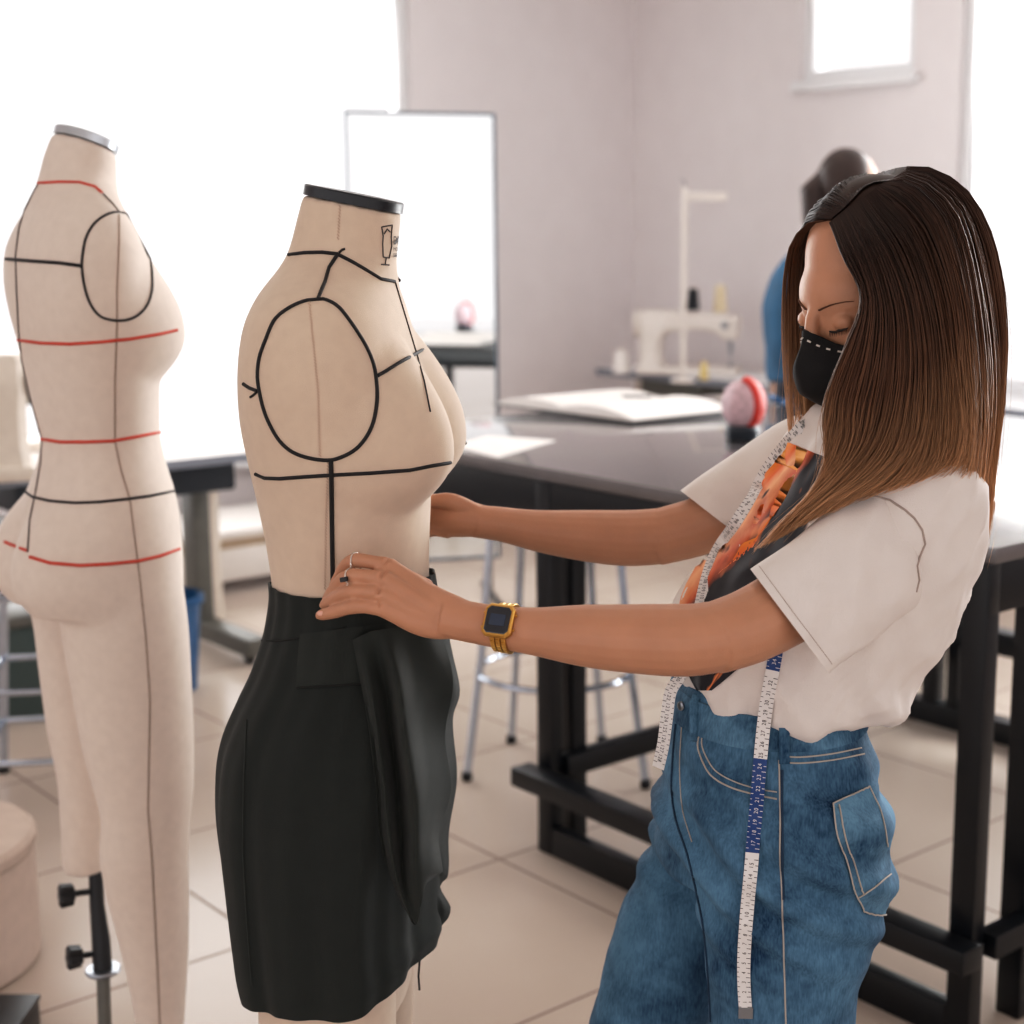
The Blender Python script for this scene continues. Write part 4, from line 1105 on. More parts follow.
# printed picture panel on the chest: an abstract of orange, skin and near-black patches
def print_mat():
    m = bpy.data.materials.new('chest_print'); m.use_nodes = True
    nt = m.node_tree; b = nt.nodes['Principled BSDF']; L_ = nt.links.new
    uv = _n(nt, 'ShaderNodeTexCoord')
    sp = _n(nt, 'ShaderNodeSeparateXYZ')
    nz = _n(nt, 'ShaderNodeTexNoise'); nz.inputs['Scale'].default_value = 3.2; nz.inputs['Detail'].default_value = 5
    L_(uv.outputs['UV'], nz.inputs['Vector'])
    mxv = _n(nt, 'ShaderNodeMixRGB'); mxv.blend_type = 'LINEAR_LIGHT'; mxv.inputs['Fac'].default_value = .16
    L_(uv.outputs['UV'], mxv.inputs['Color1']); L_(nz.outputs['Color'], mxv.inputs['Color2']); L_(mxv.outputs['Color'], sp.inputs[0])
    # diagonal coordinate: orange along the upper left edge, dark below and to the right
    s1 = _n(nt, 'ShaderNodeMath', operation='MULTIPLY_ADD'); L_(sp.outputs['Y'], s1.inputs[0]); s1.inputs[1].default_value = .80; L_(sp.outputs['X'], s1.inputs[2])
    rp = _n(nt, 'ShaderNodeValToRGB'); cr = rp.color_ramp
    cr.elements[0].position = .0; cr.elements[0].color = lin((236, 176, 104)) + (1,)
    cr.elements[1].position = 1.0; cr.elements[1].color = lin((34, 32, 38)) + (1,)
    for p_, c_ in ((.22, (236, 150, 60)), (.40, (222, 100, 36)), (.50, (236, 172, 128)), (.62, (190, 84, 40)), (.70, (36, 32, 36)), (.85, (40, 38, 44))):
        e = cr.elements.new(p_); e.color = lin(c_) + (1,)
    L_(s1.outputs[0], rp.inputs['Fac'])
    # a few warm patches low on the right
    n2 = _n(nt, 'ShaderNodeTexNoise'); n2.inputs['Scale'].default_value = 4.5; n2.inputs['Detail'].default_value = 2; L_(uv.outputs['UV'], n2.inputs['Vector'])
    r2_ = _n(nt, 'ShaderNodeValToRGB'); r2_.color_ramp.elements[0].position = .60; r2_.color_ramp.elements[1].position = .66
    L_(n2.outputs['Fac'], r2_.inputs['Fac'])
    mc = _n(nt, 'ShaderNodeMixRGB'); L_(r2_.outputs['Color'], mc.inputs['Fac']); L_(rp.outputs['Color'], mc.inputs['Color1']); mc.inputs['Color2'].default_value = lin((214, 128, 80)) + (1,)
    n3 = _n(nt, 'ShaderNodeTexNoise'); n3.inputs['Scale'].default_value = 7; n3.inputs['Detail'].default_value = 2; L_(uv.outputs['UV'], n3.inputs['Vector'])
    r3 = _n(nt, 'ShaderNodeValToRGB'); r3.color_ramp.elements[0].position = .64; r3.color_ramp.elements[1].position = .70; L_(n3.outputs['Fac'], r3.inputs['Fac'])
    mc2 = _n(nt, 'ShaderNodeMixRGB'); L_(r3.outputs['Color'], mc2.inputs['Fac']); L_(mc.outputs['Color'], mc2.inputs['Color1']); mc2.inputs['Color2'].default_value = lin((60, 34, 30)) + (1,)
    L_(mc2.outputs['Color'], b.inputs['Base Color']); b.inputs['Roughness'].default_value = .8
    return m
M['print'] = print_mat()
def patch(name, b, left, right, m, par, n=24, k=40, off=.001, fb=1.75, thick=0):
    """panel lying on a surface between two pixel edge lines (each a list of points, top to bottom)"""
    Lp, Rp = spline([(x, y, 0) for x, y in left], k), spline([(x, y, 0) for x, y in right], k)
    rows = []; uvs = []
    for i in range(k):
        row = []
        for j in range(n):
            u = j / (n - 1); x = Lp[i][0] * (1 - u) + Rp[i][0] * u; y = Lp[i][1] * (1 - u) + Rp[i][1] * u
            h = hit(b, x, y, off)
            if h is None:
                nr = b.find_nearest(P(x, y, fb)); h = nr[0] + nr[1] * off
            row.append(h)
        rows.append(row)
    mb = MB(); mb.grid(rows); o = mb.build(name, m, par, world=True, sharp=None)
    uvl = o.data.uv_layers.new(name='uv')
    for lp in o.data.loops:
        i, j = divmod(lp.vertex_index, n); uvl.data[lp.index].uv = (j / (n - 1), i / (k - 1))
    return o
# the body of the shirt alone, so that the print stays on the chest and not on the sleeves
BTT = bvh(shirt_me)
patch('chest_print', BTT, [(775, 437), (750, 476), (722, 520), (700, 560), (681, 600), (680, 640), (688, 672), (697, 690)], [(832, 460), (818, 500), (800, 545), (790, 590), (775, 630), (748, 660), (725, 680), (712, 690)], M['print'], shirt, 30, 60, .0012)

# ---------------------------------------------------------------- jeans
mb = MB()
silJ = [(676, 676, 858, .132, 2.1), (700, 668, 861, .142, 2.1), (730, 663, 867, .152, 2.15), (760, 659, 875, .162, 2.2), (800, 656, 884, .170, 2.25), (835, 655, 889, .172, 2.3), (862, 664, 889, .165, 2.3)]
rj, infJ, FJ, SJ = form_rings(silJ, 1.79, YAWW, 80, 70)
mb.rings(rj)
mb.rings(leg_rings([(780, 690, 880, 1.71, .78), (830, 692, 888, 1.70, .80), (870, 696, 889.5, 1.70, .80), (905, 699, 888, 1.70, .80), (935, 702, 880, 1.70, .82), (960, 704, 868, 1.70, .85), (985, 706, 859, 1.70, .88), (1024, 709, 855, 1.70, .9), (1110, 713, 852, 1.70, .95), (1260, 715, 842, 1.70, .95), (1400, 720, 832, 1.70, 1), (1490, 724, 826, 1.70, 1)], 48))
mb.rings(leg_rings([(770, 658, 780, 1.87, .80), (820, 655, 780, 1.87, .82), (850, 645, 772, 1.87, .85), (900, 625, 755, 1.87, .9), (950, 609, 735, 1.87, .95), (1000, 596, 718, 1.87, 1), (1024, 591, 711, 1.87, 1), (1100, 577, 695, 1.87, 1), (1250, 562, 672, 1.87, 1), (1405, 558, 655, 1.88, 1)], 48))
jeans_me = fuse(mb, .0055, 7, 'jeans')
def fold_jeans(c):
    a = noise.noise(V((c.x * 11, c.y * 11, c.z * 15))) * .6 + .35 * noise.noise(c * 30)
    cz = c.z
    # creases that radiate from the crotch and under the seat
    zc_ = P(700, 850, 1.7).z
    g = math.exp(-((cz - zc_) / .10) ** 2) * math.sin((c.x * .9 + cz * 1.3) * 75 + 2 * noise.noise(c * 7))
    return a + 1.3 * g
wrinkle(jeans_me, .006, fold_jeans)
jeans = link_mesh('jeans', jeans_me.copy(), M['denim'], wm, True, True, None)
jeans['label'] = 'washed blue high-waisted denim jeans'
BJ = bvh(jeans.data, mw(wm))
# waistband: raised strip around the top
wb = MB(); rows = []
N = 96
for dy in range(9):
    y = 683 + dy * 3.6
    xl, xr, b_, ex = interp(silJ, y)
    rg, _, _, _ = form_rings([(y, xl - 2, xr + 2, b_ + .003, ex), (y + 1, xl - 2, xr + 2, b_ + .003, ex)], 1.79, YAWW, N, 2)
    rows.append(rg[0])
inn = [[p - (V((p.x, p.y, 0)) - V((sum(q.x for q in r) / N, sum(q.y for q in r) / N, 0))).normalized() * .004 for p in r] for r in rows]
wb.rings(rows + inn[::-1], closed=True)
wband = wb.build('waistband', M['denim2'], jeans, world=True, sharp=70)
BWB = bvh(wband.data, mw(wm))
def stitch(px, r=.0009, b=BJ, m=None, name='seam', off=.0006, smooth=True):
    if smooth and len(px) > 2:
        s = spline([(x, y, 0) for x, y in px], 60); px = [(a[0], a[1]) for a in s]
    return sline(name, px, r, m or M['stitch'], jeans, b, off, 3)
stitch([(779, 760), (780, 800), (780, 850), (782, 900), (784, 960), (786, 1030)], .0010, name='side_seam')
stitch([(782, 770), (782, 830), (783, 900)], .0016, m=M['denimdark'], name='side_seam_ridge')
stitch([(701, 730), (698, 745), (703, 762), (712, 776), (730, 787), (752, 794), (777, 799)], .0011, name='pocket_seam')
stitch([(704, 728), (702, 744), (707, 758), (716, 771), (733, 781), (754, 788), (777, 792)], .0009, name='pocket_seam')
stitch([(780, 756), (800, 757), (830, 754), (861, 748)], .0010, name='yoke_seam'); stitch([(780, 762), (800, 763), (832, 760), (864, 754)], .0010, name='yoke_seam')
stitch([(676, 724), (673, 760), (672, 790), (676, 820), (686, 850), (694, 880), (704, 930), (709, 985), (711, 1022)], .0014, m=M['denimdark'], name='fly_seam')
stitch([(682, 724), (680, 770), (683, 810), (692, 842)], .0008, name='fly_seam')
# back pocket
pkt = patch('back_pocket', BJ, [(832, 805), (836, 830), (845, 860), (852, 885), (860, 902), (862, 912)], [(868, 787), (881, 818), (888, 850), (889, 876), (889, 896), (885, 914)], M['denim2'], jeans, 20, 30, .0022, 1.78)
BPK = BJ
for px in ([(832, 805), (836, 830), (845, 860), (852, 885), (860, 902), (862, 912)], [(832, 805), (850, 796), (868, 787)], [(857, 896), (874, 886), (889, 875)], [(862, 912), (874, 915), (885, 914)], [(838, 806), (843, 830), (851, 858), (858, 882), (863, 893)], [(868, 787), (880, 815), (886, 845)]):
    stitch(px, .0010, BJ, name='pocket_stitching', off=.0030)
for lx, y0_, y1_ in ((697, 700, 742), (784, 728, 764)):
    mb = MB(); pts = [hit(BWB, lx, y0_ + (y1_ - y0_) * i / 8, .004) or hit(BJ, lx, y0_ + (y1_ - y0_) * i / 8, .004) for i in range(9)]
    pts = [p for p in pts if p]
    if len(pts) > 2: mb.tube(pts, .006, 8, flat=.35, up=(0, -1, 0)); mb.build('belt_loop', M['denim2'], jeans, world=True)
# button tab at the front of the waistband
hb = hit(BWB, 683, 706, .002)
if hb:
    MB().lathe([(0, 0), (.0055, 0), (.0055, .002), (.004, .003), (0, .003)], 18, axis=(-.75, -.66, 0), at=hb).build('button', M['steel'], jeans, world=True)
# shoes
M['shoe'] = mat('white_shoe', (214, 208, 202), .6)
for (fx, fy, _) in (P(768, 1500, 1.70), P(606, 1420, 1.87)):
    mb = MB(); rg = []
    for dx, hw_, h_ in ((.085, .02, .06), (.075, .036, .085), (.03, .041, .095), (-.06, .043, .085), (-.14, .045, .065), (-.19, .036, .05), (-.215, .012, .03)):
        rg.append([V((fx + dx, fy + hw_ * math.cos(a) + dx * .2, max(.002, h_ / 2 + h_ / 2 * math.sin(a) * (1 if math.sin(a) > 0 else 1.0)))) for a in [2 * math.pi * k / 24 for k in range(24)]])
    mb.rings(rg); mb.build('shoe', M['shoe'], wm, world=True)
# ---------------------------------------------------------------- hair: a smooth sheet of guides, filled with strands
def hair_mat(name, roots, mids, ends):
    m = bpy.data.materials.new(name); m.use_nodes = True
    nt = m.node_tree; b = nt.nodes['Principled BSDF']; L_ = nt.links.new
    uv = _n(nt, 'ShaderNodeTexCoord'); sp = _n(nt, 'ShaderNodeSeparateXYZ'); L_(uv.outputs['UV'], sp.inputs[0])
    rp = _n(nt, 'ShaderNodeValToRGB'); cr = rp.color_ramp
    cr.elements[0].position = .12; cr.elements[0].color = lin(roots) + (1,); cr.elements[1].position = .95; cr.elements[1].color = lin(ends) + (1,)
    e = cr.elements.new(.50); e.color = lin(mids) + (1,)
    L_(sp.outputs['Y'], rp.inputs['Fac'])
    hv = _n(nt, 'ShaderNodeHueSaturation'); L_(rp.outputs['Color'], hv.inputs['Color'])
    mr_ = _n(nt, 'ShaderNodeMapRange'); L_(sp.outputs['X'], mr_.inputs['Value']); mr_.inputs['To Min'].default_value = .55; mr_.inputs['To Max'].default_value = 1.55
    L_(mr_.outputs[0], hv.inputs['Value']); L_(hv.outputs['Color'], b.inputs['Base Color'])
    b.inputs['Roughness'].default_value = .48; b.inputs['Specular IOR Level'].default_value = .22
    return m
M['hair'] = hair_mat('ombre_brown_hair', (54, 38, 32), (106, 74, 54), (206, 160, 120))
GD = [
 [(831, 224, 1.690), (844, 258, 1.664), (859, 284, 1.652), (861, 306, 1.648), (853, 328, 1.645), (843, 352, 1.640), (832, 380, 1.634), (825, 405, 1.632), (824, 430, 1.630), (834, 455, 1.625), (860, 470, 1.620), (892, 476, 1.622)],
 [(838, 218, 1.690), (855, 256, 1.660), (869, 292, 1.645), (866, 330, 1.638), (856, 370, 1.632), (846, 405, 1.630), (846, 435, 1.627), (834, 466, 1.625), (806, 498, 1.622), (785, 520, 1.630), (764, 545, 1.648)],
 [(848, 210, 1.692), (870, 250, 1.655), (886, 300, 1.638), (888, 350, 1.630), (882, 400, 1.626), (872, 440, 1.622), (848, 472, 1.618), (820, 498, 1.618), (796, 520, 1.624), (775, 542, 1.640)],
 [(858, 203, 1.697), (886, 245, 1.652), (906, 300, 1.634), (912, 360, 1.626), (908, 410, 1.622), (900, 448, 1.618), (878, 474, 1.612), (846, 496, 1.612), (815, 520, 1.620)],
 [(870, 195, 1.705), (906, 240, 1.660), (928, 305, 1.640), (936, 370, 1.634), (936, 425, 1.632), (930, 460, 1.626), (912, 482, 1.622), (888, 490, 1.620)],
 [(883, 186, 1.722), (904, 189, 1.705), (932, 224, 1.685), (955, 295, 1.668), (964, 370, 1.662), (966, 430, 1.660), (958, 468, 1.660), (938, 484, 1.660)],
 [(896, 174, 1.748), (904, 172, 1.745), (932, 183, 1.738), (958, 212, 1.728), (976, 270, 1.718), (987, 350, 1.716), (988, 420, 1.718), (982, 470, 1.725), (976, 520, 1.74), (968, 560, 1.76)],
 [(903, 170, 1.775), (906, 167, 1.775), (936, 174, 1.78), (964, 196, 1.788), (989, 246, 1.795), (1001, 325, 1.800), (999, 400, 1.805), (992, 455, 1.810), (988, 515, 1.82), (977, 562, 1.83)],
 [(902, 172, 1.79), (910, 167, 1.80), (950, 186, 1.85), (978, 250, 1.88), (988, 330, 1.89), (988, 410, 1.90), (984, 470, 1.90), (980, 540, 1.89)],
 [(893, 175, 1.795), (896, 168, 1.82), (922, 182, 1.87), (940, 250, 1.905), (945, 330, 1.915), (945, 420, 1.92), (945, 490, 1.92)],
 [(868, 188, 1.74), (872, 178, 1.78), (862, 182, 1.82), (853, 205, 1.86), (866, 260, 1.895), (880, 330, 1.90), (885, 420, 1.90)],
 [(848, 207, 1.715), (832, 205, 1.765), (815, 226, 1.83), (812, 268, 1.86), (818, 330, 1.87), (830, 410, 1.87)],
 [(833, 220, 1.70), (818, 221, 1.74), (803, 237, 1.785), (796, 262, 1.81), (794, 300, 1.82), (794, 350, 1.825), (796, 400, 1.825), (797, 425, 1.825)]]
NG = 26
for g in GD:
    x, y = g[0][:2]
    if (x, y) in ((896, 174), (903, 170), (902, 172), (893, 175)): x, y = {896: (888, 184), 903: (893, 185), 902: (896, 186), 893: (888, 184)}[x]
    h = hit(BW, x, y)
    if h:
        dd = h.y; g[0] = (x, y, dd - .003)
GW = [[P(*q) for q in spline(g, NG)] for g in GD]
def clear(p, d=.005):
    nr = BW.find_nearest(p, .12)
    if nr[0] is None: return p
    s = (p - nr[0]).dot(nr[1])
    return nr[0] + nr[1] * d if s < d and (p - HC).length < .17 else p
def guide(u, v): return clear(guide0(u, v))
def root_in(p, v, lift=.0045):
    if v > .16: return p
    nr = BW.find_nearest(p)
    k = v / .16; k = k * k * (3 - 2 * k)
    return (nr[0] + nr[1] * lift).lerp(p, k)
def guide0(u, v):
    """point on the hair sheet: u along the row of guides, v root to tip"""
    u = max(0, min(len(GW) - 1.0001, u)); i = int(u); f_ = u - i
    x = max(0, min(NG - 1.0001, v * (NG - 1))); k = int(x); g = x - k
    pick = lambda G: G[k] * (1 - g) + G[k + 1] * g
    i0, i3 = max(0, i - 1), min(len(GW) - 1, i + 2)
    p0, p1, p2, p3 = pick(GW[i0]), pick(GW[i]), pick(GW[i + 1]), pick(GW[i3])
    return .5 * ((2 * p1) + (p2 - p0) * f_ + (2 * p0 - 5 * p1 + 4 * p2 - p3) * f_ * f_ + (3 * p1 - p0 - 3 * p2 + p3) * f_ ** 3)
AX0, AX1 = H(-.02, 0, .02), nb_
def inward(p, d):
    t = max(0, min(1, (p - AX0).dot(AX1 - AX0) / (AX1 - AX0).length_squared)); q = AX0 + (AX1 - AX0) * t
    return p + (q - p).normalized() * d
hm = MB(); huv = []
rows = []
for j in range(40):
    v = j / 39
    rows.append([inward(guide0(i * (len(GW) - 1.001) / 110, v), .004 + .004 * v) for i in range(111)])
rows = [[clear(p, .003) for p in r] for j, r in enumerate(rows)]
back = [[inward(p, .0035) for p in r] for r in rows]
ringset = [a + b[::-1] for a, b in zip(rows, back)]
hm.rings(ringset)
for j in range(40): huv += [(.16, j / 39)] * 222
# hair lying close on the scalp, seen along the parting
def scalp(a, t): return (-.025 + .0925 * math.sin(t) * math.cos(a), .0755 * math.sin(t) * math.sin(a), .017 + .0925 * math.cos(t))
base_i = len(hm.v); cap_ix = {}
NA, NT = 72, 30
for i in range(NT + 1):
    for k in range(NA):
        q = scalp(2 * math.pi * k / NA, .001 + 1.75 * i / NT)
        if q[0] < .026 - .35 * max(0, .06 - q[2]):
            cap_ix[(i, k)] = len(hm.v); hm.v.append(H(*q)); huv.append((.30, .14))
for i in range(NT):
    for k in range(NA):
        ks = [(i, k), (i, (k + 1) % NA), (i + 1, (k + 1) % NA), (i + 1, k)]
        if all(q in cap_ix for q in ks): hm.f.append(tuple(cap_ix[q] for q in ks))
rnd = random.Random(11)
def strand(pts, r0, tone, vs):
    """three-sided tapering hair"""
    n = len(pts); rings = []
    t0 = (pts[1] - pts[0]).normalized(); u = t0.orthogonal().normalized()
    for i in range(n):
        t = (pts[min(n - 1, i + 1)] - pts[max(0, i - 1)]).normalized(); u = (u - t * u.dot(t)).normalized(); w_ = t.cross(u)
        r = r0 * (.55 + .45 * math.sin(math.pi * min(1, .25 + i / n))) * (1 - .6 * (i / (n - 1)) ** 3)
        rings.append([pts[i] + (u * math.cos(a) + w_ * math.sin(a)) * r for a in (0, 2.094, 4.189)])
        huv.extend([(tone, vs[i])] * 3)
    hm.rings(rings, caps=False)
nu = len(GW) - 1
for s in range(3300):
    u0 = rnd.random() ** .85 * nu * .999 if s % 5 else rnd.random() * 7.5
    n = 20; ph, ph2 = rnd.random() * 6.28, rnd.random() * 6.28
    am = rnd.uniform(.0006, .0030); lay = rnd.uniform(-.006, .0035) if rnd.random() < .8 else rnd.uniform(.002, .008)
    v1 = rnd.uniform(.86, 1.0) if u0 < 5.5 else rnd.uniform(.88, 1.06)
    du = rnd.gauss(0, .16); fq = rnd.uniform(1.0, 2.2)
    clump = math.sin(u0 * 21.0) * .10 + math.sin(u0 * 47.0 + 1) * .05
    pts = []; vs = []
    for i in range(n):
        v = v1 * i / (n - 1)
        p = guide(u0 + du * v ** 1.3 + clump * v, v)
        p = clear(inward(p, -lay * min(1, v * 5)), .0035)
        w_ = am * v
        p = p + V((math.sin(fq * 6.28 * v + ph) * w_, math.sin(fq * 5 * v + ph2) * w_, math.cos(fq * 4.3 * v + ph) * w_ * .3))
        pts.append(p); vs.append(v)
    # rim light on the back of the head, put into the strands' tone
    tone = min(1, max(0, rnd.gauss(.40, .25) + (.28 if 5.3 < u0 < 8.5 else 0) + (.12 if u0 < 1.6 else 0)))
    strand(pts, rnd.uniform(.0007, .0013), tone, vs)
# stray fine hairs
for s in range(120):
    u0 = rnd.random() * nu; n = 16; pts = []; vs = []; am = rnd.uniform(.004, .014); ph = rnd.random() * 6.28
    v0 = rnd.uniform(.0, .3); v1 = rnd.uniform(.8, 1.05)
    for i in range(n):
        v = v0 + (min(1, v1) - v0) * i / (n - 1); k = i / (n - 1)
        p = inward(guide(u0, v), -.002 - am * k * k) + V((math.sin(ph + 2 * k), 0, math.cos(ph) * .3)) * am * k
        pts.append(p); vs.append(v)
    strand(pts, .00035, .8, vs)
# fine wisps along the forehead and the far cheek
for s in range(70):
    n = 16; a = rnd.uniform(-.5, 1); am = rnd.uniform(-.006, .006); pts = []; vs = []
    for i in range(n):
        k = i / (n - 1); g = GW[-1]; x = min(NG - 1.001, k * (NG - 1)); q = int(x); p = g[q].lerp(g[q + 1], x - q)
        pts.append(p + V((-.006 - .005 * a + am * math.sin(3 * k), -.02 * k * abs(a), -.02 * k * rnd.uniform(.9, 1)))); vs.append(.25 + .7 * k)
    strand(pts, .0005, .6, vs)
hme = bpy.data.meshes.new('hair'); hme.from_pydata([tuple(v) for v in hm.v], [], hm.f); hme.update()
ul = hme.uv_layers.new(name='uv')
lv = [0] * len(hme.loops); hme.loops.foreach_get('vertex_index', lv)
flat = []
for i in lv: flat += huv[i]
ul.data.foreach_set('uv', flat)
hair = link_mesh('hair', hme, M['hair'], wm, True, True, None); hair['label'] = 'long brown hair with lighter ends'

# ---------------------------------------------------------------- watch and finger rings
ax = (P(540, 631, 1.578) - P(470, 622, 1.602)).normalized()     # along the forearm
wc = P(506, 628, 1.590)
view = (CAM - wc).normalized(); nw = (view - ax * view.dot(ax)).normalized()
nw = (nw + V((0, 0, .28)) - ax * (nw + V((0, 0, .28))).dot(ax)).normalized(); sw = ax.cross(nw).normalized()
def ringpts(c, rr=None, n=48, off=.0012):
    out = []
    for k in range(n):
        t = 2 * math.pi * k / n; d = nw * math.cos(t) + sw * math.sin(t)
        h = BW.ray_cast(c + d * .12, -d)
        out.append((h[0] + d * off) if h[0] is not None and (h[0] - c).length < .06 else c + d * .027)
    return out
r_out = ringpts(wc)
cz_ = max((p - wc).dot(nw) for p in r_out)
Wm = lambda a, b_, h: wc + ax * a + sw * b_ + nw * (cz_ + h)
def octa(hx, hy_, c): return [(hx - c, -hy_), (hx, -hy_ + c), (hx, hy_ - c), (hx - c, hy_), (-hx + c, hy_), (-hx, hy_ - c), (-hx, -hy_ + c), (-hx + c, -hy_)]
mb = MB(); mb.rings([[Wm(a, b_, h) for a, b_ in octa(hx, hy_, c)] for hx, hy_, c, h in ((.0150, .0165, .005, -.006), (.0165, .018, .005, .000), (.0165, .018, .005, .004), (.0150, .0165, .0045, .006))])
wt = mb.build('watch', M['gold'], wm, world=True, sharp=25); wt['label'] = 'gold digital wristwatch'
mb = MB(); mb.rings([[Wm(a, b_, h) for a, b_ in octa(hx, hy_, c)] for hx, hy_, c, h in ((.0134, .0146, .0036, .0055), (.0134, .0146, .0036, .0066), (.0126, .0138, .003, .0070))])
mb.build('dial', M['lcd'], wt, world=True, sharp=25)
mb = MB(); mb.rings([[Wm(a, b_, h) for a, b_ in octa(.0085, .0062, .0008)] for h in (.0069, .0074)]); mb.build('display', M['lcdpane'], wt, world=True, sharp=25)
mb = MB()
for sa in (-1, 1):
    for sb in (-1, 1): mb.tube([Wm(sa * .016, sb * .008, .001), Wm(sa * .0185, sb * .008, .001)], .0014, 8)
mb.build('buttons', M['gold'], wt, world=True)
# bracelet links around the wrist
mb = MB(); hwid = .0095
for row in range(3):
    a0 = -hwid + row * 2 * hwid / 3 + .0004; a1 = -hwid + (row + 1) * 2 * hwid / 3 - .0004
    A0, A1 = ringpts(wc + ax * a0, n=72, off=.0004), ringpts(wc + ax * a1, n=72, off=.0004)
    for k in range(72):
        t = 2 * math.pi * k / 72
        if math.cos(t) > .82: continue
        if (k + row) % 2: continue
        k2 = (k + 2) % 72; c_ = wc
        o = lambda p, e: p + (p - c_ - ax * (p - c_).dot(ax)).normalized() * e
        q = [A0[k], A1[k], A1[k2], A0[k2]]
        mid = sum(q, V()) / 4; q = [mid + (p - mid) * .94 for p in q]
        mb.rings([[o(p, .0) for p in q], [o(p, .0026) for p in q], [o(mid + (p - mid) * .8, .0032) for p in q]])
mb.build('bracelet', M['gold'], wt, world=True, sharp=25)
def finger_ring(p0, p1, r, tube, m, label):
    a = (P(*p1) - P(*p0)).normalized(); c = (P(*p0) + P(*p1)) / 2; u = a.orthogonal().normalized(); w_ = a.cross(u)
    pts = []
    for k in range(36):
        d = u * math.cos(2 * math.pi * k / 36) + w_ * math.sin(2 * math.pi * k / 36)
        h = BW.ray_cast(c + d * .03, -d)
        pts.append((c + d * min(r * 1.25, max(r * .85, (h[0] - c).length + tube * .4))) if h[0] is not None else c + d * r)
    mb = MB(); mb.loop(pts, tube, 8); o = mb.build('finger_ring', m, wm, world=True); o['label'] = label
    return o, c, a
finger_ring((362, 563, 1.646), (350, 565, 1.655), .0098, .0010, M['silver'], 'thin silver finger ring')
fr_, fc, fa = finger_ring((356, 577, 1.630), (346, 579, 1.638), .0100, .0010, M['silver'], 'silver finger ring with black bar stone')
vd = (CAM - fc).normalized(); vd = (vd - fa * vd.dot(fa)).normalized(); sd = fa.cross(vd).normalized()
mb = MB(); mb.rings([[fc + fa * (a * k) + sd * (b_ * k) + vd * h for a, b_ in octa(.0052, .0026, .0008)] for k, h in ((1, .0098), (1, .0122), (.8, .0132))]); mb.build('stone', M['dark'], fr_, world=True, sharp=25)

# ================================================================ tape measure hanging round her neck
M['tapewhite'] = mat('tape_measure_white', (226, 222, 220), .5, var=.02)
M['tapeblue'] = mat('tape_measure_blue', (22, 62, 124), .5, var=.05)
M['tapeink'] = mat('tape_measure_print', (34, 34, 40), .6)
tm = E('tape_measure', 'white and blue tape measure hanging round the neck of the woman', 'tape measure', V((P(770, 700, 1.58).x, 1.58, P(770, 700, 1.58).z)))
allv = MB()
for o_ in (shirt, jeans, wband):
    n0 = len(allv.v); mt = mw(o_)
    allv.v += [mt @ v.co for v in o_.data.vertices]; allv.f += [tuple(i + n0 for i in p.vertices) for p in o_.data.polygons]
BALL = BVHTree.FromPolygons(allv.v, allv.f)
def onto(px, off): return [hit(BALL, x, y, off) or P(x, y, 1.66) for x, y in px]
near_px = [(x, y) for x, y, _ in spline([(779, 636, 0), (771, 680, 0), (765, 715, 0), (760, 770, 0), (755, 830, 0), (750, 880, 0), (746, 930, 0), (744, 975, 0), (747, 1014, 0)], 90)]
near = onto(near_px, .003)
# the tape hangs straight rather than following every crease
def relax(p, it, keep=0):
    for _ in range(it):
        p = [p[0]] + [(p[i - 1] + p[i] * 2 + p[i + 1]) / 4 for i in range(1, len(p) - 1)] + [p[-1]]
    return p
near = relax(near, 30)
def lift(p, off=.0035):
    d_ = (p - CAM); L_ = d_.length; h = BALL.ray_cast(CAM, d_ / L_)
    return CAM + d_ / L_ * (h[3] - off) if h[0] is not None and h[3] - off < L_ else p
for _ in range(4): near = relax([lift(p) for p in near], 4)
near = [lift(p, .002) for p in near]
chest_px = [(x, y) for x, y, _ in spline([(804, 428, 0), (783, 450, 0), (764, 478, 0), (746, 506, 0), (728, 535, 0), (714, 562, 0), (706, 588, 0), (700, 615, 0), (692, 650, 0)], 60)]
chest = relax([hit(BTT, x, y, .003) or P(x, y, 1.8) for x, y in chest_px], 6)
front = [P(*q) for q in spline([(680, 678, 1.72), (671, 690, 1.712), (667, 715, 1.705), (663, 745, 1.705), (658, 768, 1.71)], 24)]
over = spline([tuple(near[0]), tuple(P(800, 590, 1.588)), tuple(P(842, 520, 1.625)), tuple(P(872, 470, 1.66)), tuple(P(890, 440, 1.72)), tuple(P(890, 425, 1.82)), tuple(P(860, 415, 1.87)), tuple(P(825, 418, 1.83)), tuple(chest[0])], 40)
over = [V(p) for p in over]
link_ = [V(p) for p in spline([tuple(chest[-1]), tuple(P(684, 668, 1.735)), tuple(front[0])], 8)]
path = near[::-1] + over[1:-1] + chest + link_[1:-1] + front
